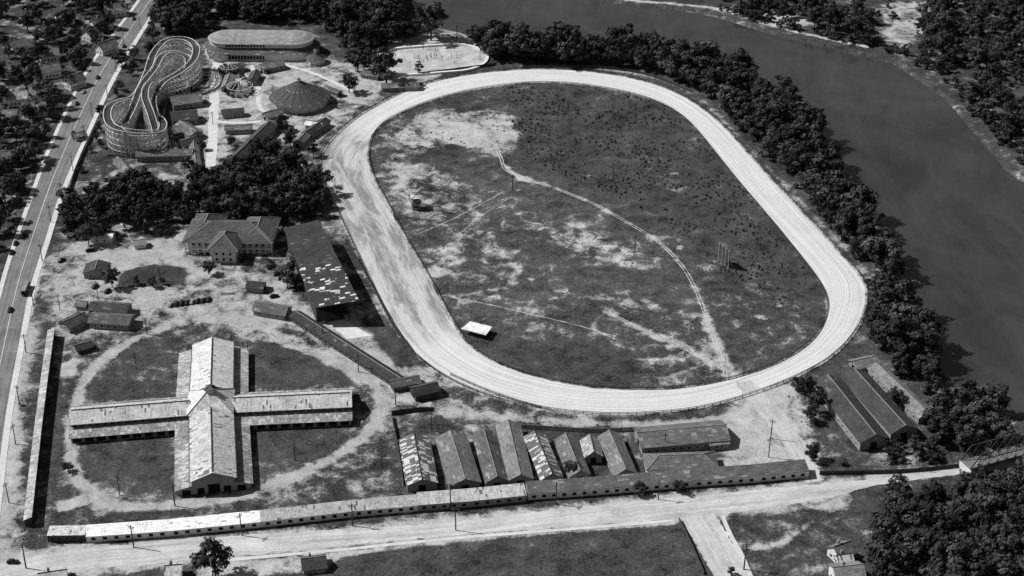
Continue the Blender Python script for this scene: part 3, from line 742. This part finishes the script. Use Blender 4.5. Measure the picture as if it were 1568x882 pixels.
for (ua,va,ub,vb,w_,rf) in ((45,133,95,130,10,'roof_house'),(35,157,70,155,9,'roof_house'),(10,140,40,138,10,'roof_aisle'),(5,168,25,168,8,'roof_house'),(130,45,150,38,10,'roof_mid'),(140,30,168,24,10,'roof_house'),(160,8,190,4,10,'roof_mid'),
   (60,75,88,72,10,'roof_house'),(15,62,38,58,10,'roof_mid'),(85,20,110,16,10,'roof_house'),(30,18,58,14,10,'roof_mid'),(100,118,124,110,9,'roof_mid'),(5,98,30,95,9,'roof_mid'),(2,232,22,230,9,'roof_house'),(-30,300,0,296,9,'roof_mid'),(150,66,174,58,8,'roof_house'),
   (60,40,84,34,9,'roof_mid'),(62,100,90,96,9,'roof_mid')):
    q_ = (G(ua,va)+G(ub,vb))/2; HV.append((q_.x, q_.y-7))
    gpx('frame_house', ua, va, ub, vb, w_, 5.2, 8.6, roof=rf, wall='wall_white', wins=(4,2), chim=True)
for (ua,va,ub,vb,w_,ev,rg,rf,wl) in ((254,866,276,864,9,4,7,'roof_light','wall_white'),(463,855,497,851,8,2.6,5,'roof_dark','wall_grey'),(1278,836,1300,828,8,4.4,7.5,'roof_house','wall_white'),(1278,868,1320,864,11,5,8,'roof_house','wall_white'),(1283,850,1303,847,6,3.4,5.4,'roof_light','wall_white'),(60,878,100,872,8,3,5,'roof_light','wall_grey')):
    gpx('frame_house', ua, va, ub, vb, w_, ev, rg, roof=rf, wall=wl, wins=(3,2), chim=True)
# --- judges stand, shelter, scoreboard
e = empty('judges_stand'); c = G(637, 319); hip('x', c, 4.6, 4.6, .15, 4.2, 4.6, 'roof_mid', 'wall_grey', .6, (2,2), e)
hip('x', c, 4.0, 4.0, .15, 7.4, 8.6, 'roof_light', 'wall_grey', .9, (2,2), e, 4.6)
e = empty('picnic_shelter'); p = GL([(706,503),(744,513),(754,500),(720,492)], 3.2); R = MB(); R.slab(*p, .3); R.build('roof', ['roof_white'], e)
D = MB(); [D.beam(V((q_.x,q_.y,0))*1.0, q_-V((0,0,.3)), .25) for q_ in [p[i].lerp(p[(i+2)%4], .08) for i in range(4)]+[p[0].lerp(p[1],.5), p[2].lerp(p[3],.5)]]; D.build('posts', ['wood_dark'], e)
e = empty('tote_board'); a, b = G(1100,400), G(1115,412); mb = MB(); d = (b-a).normalized(); n = V((-d.y,d.x,0))
for i in range(4):
    p = a.lerp(b, i/3); mb.beam(p, p+V((0,0,11)), .4); mb.beam(p+n*3, p+V((0,0,7)), .25)
ang = math.atan2(d.y,d.x); m_ = (a+b)/2; mb.box(m_+V((0,0,3)), (b-a).length+.5, .25, 7.2, ang, 1); mb.build('board_and_frame', ['trim_white','wall_dark'], e)
# --- roller coaster
def coaster(name, path, wid):
    P = resample([V((G(u,v).x, G(u,v).y, h)) for u, v, h in path], 150, True); e = empty(name)
    n = max(20, int(plen(P)/2.8)); P = resample(P, n, True); mb = MB(); T = MB(); n = len(P)
    sides = []
    for i in range(n):
        t = P[(i+1)%n]-P[i-1]; t.z = 0; t.normalize(); s = V((-t.y,t.x,0))*wid/2
        sides.append((P[i]+s, P[i]-s))
    for i in range(n):
        A, B = sides[i]; A2, B2 = sides[(i+1)%n]
        for a in (A, B): mb.beam(V((a.x,a.y,0)), a+V((0,0,1.0)), .34)
        z = 3.0
        while z < P[i].z: mb.beam(V((A.x,A.y,z)), V((B.x,B.y,z)), .2); z += 3.2
        zz = 0
        while zz+3 < P[i].z and i%2 == 0: mb.beam(V((A.x,A.y,zz)), V((B.x,B.y,min(zz+5, P[i].z))), .18); zz += 5
        for a, a2 in ((A, A2), (B, B2)):
            z = 3.8
            while z < min(a.z, a2.z): mb.beam(V((a.x,a.y,z)), V((a2.x,a2.y,z)), .28); z += 3.8
            if i%2: mb.beam(V((a.x,a.y,0)), V((a2.x,a2.y,a2.z)), .22)
            mb.beam(a+V((0,0,1.0)), a2+V((0,0,1.0)), .34)
        for o in (.35, .65): T.beam(A.lerp(B, o)+V((0,0,.25)), A2.lerp(B2, o)+V((0,0,.25)), .16, 1)
        T.slab(A.lerp(B,.12), A2.lerp(B2,.12), A2.lerp(B2,.88), A.lerp(B,.88), .15, 0)
    mb.build('trestle', ['wood_light'], e); T.build('track_deck', ['wood_dark', 'steel'], e)
coaster('roller_coaster', [(170,222,18),(180,236,17),(212,241,16),(244,236,14),(252,222,11),(250,203,7),(238,182,4),(236,164,6),(252,150,10),(280,142,14),(300,130,17),(304,114,19),(288,104,20),(260,106,20),(240,120,17),(228,138,11),(210,160,6),(190,180,11),(174,202,17)], 4.5)
coaster('roller_coaster', [(184,222,12),(192,231,12),(214,234,11),(236,228,9),(240,216,6),(234,202,12),(226,182,15),(232,160,14),(248,146,8),(272,136,6),(288,128,9),(290,118,13),(268,116,16),(252,124,17),(240,140,15),(220,160,12),(206,180,7),(194,206,8)], 4.2)
# --- bridge
e = empty('truss_bridge'); mb = MB(); A = G(1478,712,4); B = G(1640,668,4); d = (B-A).normalized(); n = V((-d.y,d.x,0)); L = (B-A).length
for s in (-3.5, 3.5):
    k = 12
    for i in range(k):
        a = A+d*L*i/k+n*s; b = A+d*L*(i+1)/k+n*s; U = V((0,0,6.5))
        mb.beam(a, b, .4)
        if 0 < i < k-1: mb.beam(a+U, b+U, .4)
        if i == 0: mb.beam(a, b+U, .4)
        elif i == k-1: mb.beam(a+U, b, .4)
        else: mb.beam(a, b+U, .2); mb.beam(a+U, b, .2)
        if i: mb.beam(a, a+U, .25)
mb.slab(A+n*3.2+V((0,0,.2)), A-n*3.2+V((0,0,.2)), B-n*3.2+V((0,0,.2)), B+n*3.2+V((0,0,.2)), .3, 1)
for t in (.02, .5): p = A+d*L*t; mb.box(V((p.x,p.y,-5)), 2, 8, 8.8, math.atan2(d.y,d.x), 2)
mb.build('truss_and_deck', ['wood_dark','street_paving','concrete'], e)
# ---------------------------------------------------------------- poles
mb = MB(); mb.cyl((0,0), .2, .13, 0, 10.5, 6, 0); mb.box((0,0,9.6), 2.4, .16, .18, 0, 0); mb.box((0,0,8.8), 1.8, .16, .18, 0, 0)
for x in (-1,-.5,.5,1): mb.cyl((x,0), .07, .05, 9.78, 10.0, 5, 1)
pole_me = mb.mesh('utility_pole', ['wood_dark','trim_white'])
for u, v, s in ((95,305,1),(78,340,1),(65,400,1),(112,262,1),(130,215,1),(142,180,1),(165,150,.9),(178,110,.9),(190,70,.9),(215,45,.9),(230,25,.9),(30,620,1),(24,680,1),(40,540,1),(14,770,1),(52,470,1),(40,870,1.2),
  (205,838,1.1),(371,820,1.1),(540,805,1.1),(698,812,1.1),(690,780,1.3),(851,772,1.1),(1008,765,1),(1177,700,1),(1139,872,1.3),(939,272,.9),(785,292,1),(972,385,1),(955,280,.5),(495,520,1),(549,570,1),(606,620,1),(452,705,1),(183,758,1),(209,565,.9),(661,660,1),(746,690,.9),
  (334,650,.6),(357,540,1),(105,640,.7),(1045,270,.4),(268,775,1.1),(545,110,.9),(380,545,.8),(92,475,.9),(150,455,.9),(245,430,.7),(1180,672,1),(1250,700,.8),(330,120,.8),(326,190,.8),(1110,560,.5),(1018,690,.9),(560,490,.8),(225,512,.9),(122,495,.8),(1490,800,1),(648,75,1.1),(700,62,1.1),(735,92,1),(590,100,1)):
    o = obj('utility_pole', pole_me); o.location = G(u, v); o.scale = (s*1.3,s*1.3,s); o.rotation_euler = (random.uniform(-.02,.02), random.uniform(-.02,.02), random.uniform(-.6,1.2))
# ---------------------------------------------------------------- cars (1940s sedans)
def car_parts(shade):
    B = MB(); secs = [(-2.25,.55,.75,.45),(-2.1,.78,.95,.4),(-1.2,.86,1.05,.35),(.6,.86,1.05,.35),(1.2,.72,1.08,.35),(2.05,.62,.98,.4),(2.25,.5,.75,.45)]
    def ring(x,w,t,b): return [V((x,-w,b)),V((x,-w,t-.12)),V((x,-w+.14,t)),V((x,w-.14,t)),V((x,w,t-.12)),V((x,w,b))]
    r = [ring(*s) for s in secs]
    for a, b in zip(r[:-1], r[1:]):
        for i in range(6): B.poly([a[i], a[(i+1)%6], b[(i+1)%6], b[i]])
    B.poly(r[0]); B.poly(r[-1])
    cab = [(-1.9,.5,1.02,1.0),(-1.3,.68,1.5,1.0),(-.2,.7,1.62,1.0),(.35,.66,1.55,1.0),(.75,.6,1.08,1.0)]
    c = [[V((x,-w-.08,b)),V((x,-w+.06,t)),V((x,w-.06,t)),V((x,w+.08,b))] for x,w,t,b in cab]
    for a, b in zip(c[:-1], c[1:]):
        for i in range(3): B.poly([a[i], a[i+1], b[i+1], b[i]])
    for x in (-1.4, 1.45):
        for y in (-.78, .78):
            for k in range(6):
                t1, t2 = math.pi*k/6, math.pi*(k+1)/6
                B.poly([V((x+.52*math.cos(t1),y-.16,.4+.5*math.sin(t1))),V((x+.52*math.cos(t2),y-.16,.4+.5*math.sin(t2))),V((x+.52*math.cos(t2),y+.16,.4+.5*math.sin(t2))),V((x+.52*math.cos(t1),y+.16,.4+.5*math.sin(t1)))])
    Wn = MB()
    for y in (-.7,.7): Wn.box((-.45,y,1.12), 1.5, .1, .3)
    Wn.box((.58,0,1.12), .1, 1.05, .28)
    Wh = MB()
    for x in (-1.4, 1.45):
        for y in (-.8, .8):
            n = 10; A = [V((x+.36*math.cos(6.283*i/n), y-.1, .36+.36*math.sin(6.283*i/n))) for i in range(n)]; Bq = [a+V((0,.2,0)) for a in A]
            for i in range(n): Wh.poly([A[i],A[(i+1)%n],Bq[(i+1)%n],Bq[i]])
            Wh.poly(A); Wh.poly(list(reversed(Bq)))
    return B.mesh('body',[shade]), Wn.mesh('windows',['dark_opening']), Wh.mesh('wheels',['tyre'])
CP = [car_parts('car_dark'), car_parts('car_light')]
def car(u, v, ang, k=0, name='parked_car'):
    e = empty(name); e.location = G(u, v)+V((0,0,.03)); e.rotation_euler = (0,0,ang); e.scale = (1.1,)*3
    for nm, me in zip(('body','windows','wheels'), CP[k]): obj(nm, me, e)
for i in range(8): car(262+i*8.2, 468-i*1.1, math.radians(80+random.uniform(-5,5)), 0 if i%4 else 1)
sa_ = math.atan2((SL[40]-SL[36]).y, (SL[40]-SL[36]).x)
for u, v, k in ((24,374,0),(18,388,0),(16,476,0),(38,362,0),(190,72,0),(176,86,0),(150,120,0),(128,142,1),(118,160,0),(205,30,0),(112,205,0)): car(u, v, sa_, k, 'sedan_car')
for u, v, a in ((138,385,.3),(146,440,1.2),(165,447,1.3),(20,862,0),(420,455,.4),(95,400,1),(398,112,1),(410,112,1.1),(1296,838,.4)): car(u, v, a)
e = empty('streetcar'); e.location = G(40,446)+V((0,0,.03)); e.rotation_euler = (0,0,sa_); mb = MB()
mb.box((0,0,.7), 11, 2.5, 2.1, 0, 0); mb.box((0,0,2.8), 10.4, 2.0, .45, 0, 1); mb.box((0,0,.3), 9, 2.0, .4, 0, 2)
for i in range(9):
    for y in (-1.26,1.26): mb.box((-4.4+i*1.1,y,1.6), .8, .06, .8, 0, 3)
for x in (-3.5,-2,2,3.5):
    for y in (-.9,.9): mb.box((x,y,0), .7, .2, .6, 0, 2)
mb.build('body_windows_wheels', ['car_dark','wall_grey','tyre','wall_grey'], e)
# ---------------------------------------------------------------- trees
def tree_mesh(name, seed, ncl=34, leaves=46, ratio=.42, low=.22, leaf=.030, crs=(.08,.17), mats=('foliage','bark')):
    r = np.random.default_rng(seed); vs=[]; fs=[]; mi=[]; sh=[]
    def quad(c, n, s, shd):
        n = n/np.linalg.norm(n); a = np.cross(n, [0.3,.2,1.0]); a /= np.linalg.norm(a)+1e-9; b = np.cross(n, a)
        th = r.random()*6.28; a2 = a*math.cos(th)+b*math.sin(th); b2 = -a*math.sin(th)+b*math.cos(th)
        i = len(vs)
        for p, q_ in ((-1,-.7),(.9,-1),(1,.8),(-.6,1)): vs.append(c+a2*p*s+b2*q_*s)
        fs.append((i,i+1,i+2,i+3)); mi.append(0); sh.append(shd)
    cl = []
    for k in range(ncl):
        for _ in range(40):
            p = r.uniform(-1,1,3)
            if .3 < np.linalg.norm(p) < 1.05: break
        wz = 1-.25*max(0,p[2])**2
        c = np.array([p[0]*ratio*wz*.85, p[1]*ratio*wz*.85, low+(1-low)*.5+p[2]*(1-low)*.44])
        cr_ = r.uniform(*crs); cl.append((c, cr_)); shc = r.random()
        ph = r.uniform(0,6.28)
        for _ in range(int(leaves*(cr_/.12)**1.6)):
            d = r.normal(size=3); d /= np.linalg.norm(d)
            if d[2] < -.3: d[2] = abs(d[2])*.6
            rad = cr_*(r.random()**.3)*(1+.25*math.sin(3*math.atan2(d[1],d[0])+ph))
            nrm = d+r.normal(size=3)*.22
            quad(c+d*rad*np.array([1,1,.75]), nrm, leaf*r.uniform(.5,1.25), .7*shc+.3*r.random())
    def limb(p, q_, r0, r1, n=5):
        p, q_ = np.array(p), np.array(q_); d = q_-p; a = np.cross(d,[.2,.9,.1]); a /= np.linalg.norm(a); b = np.cross(d,a); b /= np.linalg.norm(b); i = len(vs)
        for c, rr in ((p,r0),(q_,r1)):
            for k in range(n): vs.append(c+(a*math.cos(6.283*k/n)+b*math.sin(6.283*k/n))*rr)
        for k in range(n): fs.append((i+k,i+(k+1)%n,i+n+(k+1)%n,i+n+k)); mi.append(1); sh.append(.5)
    top = np.array([r.uniform(-.03,.03), r.uniform(-.03,.03), .45])
    limb((0,0,-.02), top, .026, .018, 7); limb(top, (top[0],top[1],.8), .018, .006)
    for c, _ in cl[:14]:
        t = r.uniform(.4,1); limb(np.array([top[0]*t, top[1]*t, .45*t+.02]), c, .010, .003)
    me = bpy.data.meshes.new(name); me.from_pydata([tuple(v) for v in vs], [], fs)
    for m in mats: me.materials.append(M[m])
    me.polygons.foreach_set('material_index', mi)
    at = me.attributes.new('shade','FLOAT','FACE'); at.data.foreach_set('value', np.array(sh, dtype=np.float32)); me.update(); return me
TM = [tree_mesh('deciduous_tree', 10+i, [22,26,18,28,22,20,26,16][i], 56, [.40,.46,.34,.5,.42,.38,.47,.3][i], [.16,.2,.12,.22,.15,.1,.18,.1][i], .028, (.09,.19)) for i in range(8)]
BMs = [tree_mesh('bush', 60+i, 12, 30, .62, .0, .055, (.12,.26)) for i in range(3)]
def tree_at(p, h, name='deciduous_tree', meshes=None):
    meshes = meshes or TM; o = obj(name, random.choice(meshes)); o.location = (p.x, p.y, p.z-.1)
    s = h; o.scale = (s*random.uniform(.85,1.2), s*random.uniform(.85,1.2), s*random.uniform(.85,1.12)); o.rotation_euler = (0,0,random.random()*6.28)
OUTa = [(p.x,p.y) for p in OUT]; RIVa = [(p.x,p.y) for p in RIV]
def scatter(px, sp, h0, h1, skip=0.0, dout=None, driv=1.0, name='deciduous_tree', meshes=None, avoid=(), ar=11):
    P = GL(px); x0,x1 = min(p.x for p in P), max(p.x for p in P); y0,y1 = min(p.y for p in P), max(p.y for p in P)
    nx = int((x1-x0)/sp)+1; ny = int((y1-y0)/sp)+1
    gx = np.array([x0+(i+random.uniform(.0,1.0)*.85)*sp for i in range(nx) for j in range(ny)]); gy = np.array([y0+(j+random.uniform(0,1.0)*.85)*sp for i in range(nx) for j in range(ny)])
    ok = sdist(gx, gy, P) < 0
    ok &= sdist(gx, gy, RIVa) > driv
    if dout is not None: ok &= sdist(gx, gy, OUTa) > dout
    for (ax_, ay_) in avoid: ok &= (gx-ax_)**2+(gy-ay_)**2 > ar*ar
    for x, y, k in zip(gx, gy, ok):
        if k and random.random() > skip: tree_at(V((x,y,0)), h0+(h1-h0)*random.random()**1.3, name, meshes)
scatter([(740,88),(800,96),(900,99),(1000,110),(1060,135),(1105,170),(1170,240),(1230,305),(1290,370),(1335,430),(1342,480),(1335,525),(1380,575),(1430,600),(1425,560),(1392,480),(1352,380),(1306,310),(1262,235),(1190,160),(1110,105),(1010,85),(900,76),(760,60)], 8.4, 13, 24, .05, 7, -1)
scatter([(1100,170),(1170,240),(1230,305),(1290,370),(1335,430),(1342,480),(1392,480),(1352,380),(1306,310),(1262,235),(1190,160)], 7.5, 3, 8, .3, 5, -1.5, 'bush', BMs)
scatter([(1340,500),(1345,545),(1400,600),(1450,625),(1415,560),(1390,490)], 7, 3, 10, .2, 8, -2, 'bush', BMs)
scatter([(1425,640),(1470,615),(1535,632),(1548,690),(1480,705),(1430,690)], 8, 12, 17, .05, None, -12)
scatter([(1290,712),(1440,708),(1445,680),(1400,672),(1340,690)], 6, 3, 7, .25, None, 1, 'bush', BMs)
scatter([(1318,800),(1345,775),(1440,765),(1520,750),(1640,745),(1700,1000),(1400,1000),(1330,900)], 9, 12, 20, .05, None, -60)
for u,v,h in ((1232,612,12),(1248,630,12),(1240,648,9),(1245,705,9),(1222,600,9),(1370,620,12),(1500,735,8),(1560,735,9)): tree_at(G(u,v), h)
scatter([(98,372),(95,330),(140,300),(200,290),(288,305),(298,340),(270,362),(190,352),(140,378)], 8.6, 12, 19, .04)
scatter([(300,345),(312,285),(350,275),(400,250),(470,262),(488,290),(500,335),(440,345),(330,348)], 8.6, 13, 20, .04, 4)
for u,v,h in ((172,440,11),(235,440,6),(250,436,5),(210,436,5),(320,420,9),(450,420,11),(462,400,12),(440,440,10),(415,418,8),(470,385,10),(455,440,8),(875,730,9),(978,758,7),(1040,754,7),(105,722,6),(355,225,10),(430,200,11),(445,225,12),(420,240,12),(400,265,12),(480,240,10),(330,884,17),(1120,880,4),(642,112,8),(370,120,6),(310,230,8),(290,260,9),(345,110,6)): tree_at(G(u,v), h)
scatter([(240,62),(312,56),(312,30),(480,34),(510,50),(530,85),(620,70),(628,20),(600,-60),(250,-60)], 10, 14, 24, .05)
for u,v,h in ((592,128,24),(585,118,20),(548,110,18),(560,102,17),(535,142,14),(545,92,20),(660,62,25),(655,55,18),(735,76,20),(748,80,15),(525,60,18)): tree_at(G(u,v), h)
scatter([(730,74),(760,62),(900,84),(880,100),(760,92)], 9, 14, 22, .08, 5, -1)
scatter([(-60,190),(-60,-60),(225,-60),(190,20),(150,70),(110,120),(70,200)], 12.5, 9, 18, .2, None, 1, avoid=HV, ar=11)
scatter([(-60,400),(-60,200),(60,200),(60,240),(30,310),(0,380)], 10.5, 10, 17, .08, avoid=HV)
scatter([(175,110),(205,75),(240,60),(235,90),(200,120)], 12, 10, 15, .3)
# street trees on the west pavement
for i, p in enumerate(offset(SL, -6.0*sgn)[2:56]):
    if i%2 == 0 and random.random() < .6: tree_at(p+V((random.uniform(-2,1),random.uniform(-3,3),0)), random.uniform(9,15))
scatter([(95,290),(140,200),(165,150),(200,90),(215,100),(170,170),(150,250),(110,310)], 11, 5, 9, .5)
scatter([(1095,0),(1180,30),(1275,55),(1340,70),(1330,20),(1250,0),(1250,-60),(1080,-60)], 10, 9, 18, .15)
scatter([(1340,78),(1400,95),(1450,125),(1470,150),(1440,100),(1400,85)], 9, 8, 14, .15)
scatter([(1400,40),(1440,0),(1440,-60),(1700,-60),(1700,200),(1560,140),(1500,120),(1440,110),(1410,80)], 11, 9, 19, .2)
scatter([(1400,40),(1440,0),(1440,-60),(1700,-60),(1700,200),(1560,140),(1500,120),(1440,110),(1410,80)], 9, 2, 6, .4, None, 1, 'bush', BMs)
scatter([(1450,120),(1500,185),(1568,255),(1640,290),(1640,200),(1530,140)], 10, 8, 16, .25)
scatter([(1100,15),(1180,40),(1275,62),(1370,82),(1440,122),(1500,190),(1568,262),(1620,285),(1620,270),(1530,185),(1450,115),(1370,72),(1270,55),(1100,8)], 5.5, 2.5, 8, .2, None, -.5, 'bush', BMs)
scatter([(1330,0),(1430,0),(1430,60),(1370,75),(1340,40)], 14, 3, 8, .4, None, 1, 'bush', BMs)
# weeds: one mesh
def weeds(name, regions, inn=True):
    vs=[]; fs=[]; sh=[]
    for px, dens, smin, smax in regions:
        P = GL(px); x0,x1 = min(p.x for p in P), max(p.x for p in P); y0,y1 = min(p.y for p in P), max(p.y for p in P)
        n = int((x1-x0)*(y1-y0)*dens); gx = rng.uniform(x0,x1,n); gy = rng.uniform(y0,y1,n)
        cl = np.sin(gx*.11+1.3*np.sin(gy*.07))+np.sin(gy*.13+gx*.05+1.7*np.sin(gx*.031))+rng.normal(size=n)*.9
        ok = (sdist(gx,gy,P) < 0) & (cl > -.1)
        if inn: ok &= sdist(gx,gy,[(p.x,p.y) for p in INN]) < -3
        for x, y in zip(gx[ok], gy[ok]):
            s = rng.uniform(smin**.5, smax**.5)**2; s0_ = rng.random()
            for k in range(7):
                t = rng.random()*6.28; d = np.array([math.cos(t), math.sin(t), rng.uniform(.2,1.2)]); d /= np.linalg.norm(d)
                c = np.array([x,y,0])+d*s*.55; a = np.cross(d,[0,0,1.]); a /= np.linalg.norm(a); b = np.cross(d,a); i = len(vs)
                for p, q_ in ((-1,-.7),(.9,-1),(1,.8),(-.6,1)): vs.append(tuple(c+(a*p+b*q_)*s*.42))
                fs.append((i,i+1,i+2,i+3)); sh.append(.4*s0_+.6*rng.random())
    me = bpy.data.meshes.new(name); me.from_pydata(vs, [], fs); me.materials.append(M['weed_leaf'])
    at = me.attributes.new('shade','FLOAT','FACE'); at.data.foreach_set('value', np.array(sh, dtype=np.float32)); me.update(); obj(name, me)
weeds('weeds', [([(760,135),(880,128),(1000,155),(1060,200),(1110,255),(1170,320),(1240,410),(1262,460),(1200,470),(1080,400),(1000,330),(900,285),(800,240),(780,180)], .14, .4, 1.5),
  ([(570,200),(760,140),(780,240),(700,260),(580,260)], .04, .3, 1.0), ([(700,330),(960,340),(1080,480),(1100,560),(900,590),(760,540),(660,400)], .02, .25, .8), ([(1100,420),(1250,460),(1240,520),(1130,560)], .05, .3, .9)])
weeds('weeds', [([(540,850),(700,828),(1028,803),(1070,900),(480,900)], .05, .25, .8), ([(110,600),(190,530),(545,590),(520,700),(200,765),(110,690)], .012, .2, .7), ([(600,640),(1100,640),(1120,720),(600,755)], .02, .2, .8), ([(1120,790),(1280,785),(1320,880),(1160,880)], .05, .3, .9),([(1200,590),(1260,600),(1300,700),(1260,720)], .05, .3, .9),([(200,90),(300,60),(320,110),(250,240),(160,240)], .04, .4, 1.4)], False)
# ---------------------------------------------------------------- light, sky, camera
AZ = V((1.0, -.22, 0)).normalized(); EL = math.radians(46)
sd = V((AZ.x*math.cos(EL), AZ.y*math.cos(EL), -math.sin(EL)))
ld = bpy.data.lights.new('sun', 'SUN'); ld.energy = 5.0; ld.angle = math.radians(.5); ld.color = (1, .997, .99)
lo = bpy.data.objects.new('sun', ld); scene.collection.objects.link(lo); lo.rotation_euler = sd.to_track_quat('-Z','Y').to_euler(); lo.location = (0,0,600)
wd = bpy.data.worlds.new('World'); scene.world = wd; wd.use_nodes = True; nt = wd.node_tree; nt.nodes.clear()
sk = nt.nodes.new('ShaderNodeTexSky'); sk.sky_type = 'NISHITA'; sk.sun_disc = False; sk.sun_elevation = EL; sk.sun_rotation = math.atan2(-AZ.x, -AZ.y)
bw = nt.nodes.new('ShaderNodeRGBToBW'); bg = nt.nodes.new('ShaderNodeBackground'); bg.inputs[1].default_value = .05; wo = nt.nodes.new('ShaderNodeOutputWorld')
nt.links.new(sk.outputs[0], bw.inputs[0]); nt.links.new(bw.outputs[0], bg.inputs[0]); nt.links.new(bg.outputs[0], wo.inputs[0])
cd = bpy.data.cameras.new('camera'); cd.sensor_width = 36; cd.lens = 36*F/1568; cd.clip_start = 1; cd.clip_end = 30000
co_ = bpy.data.objects.new('camera', cd); scene.collection.objects.link(co_); co_.location = (0,0,CH); co_.rotation_euler = (math.radians(60),0,0); scene.camera = co_
scene.view_settings.view_transform = 'Standard'; scene.view_settings.look = 'None'; scene.view_settings.exposure = 0
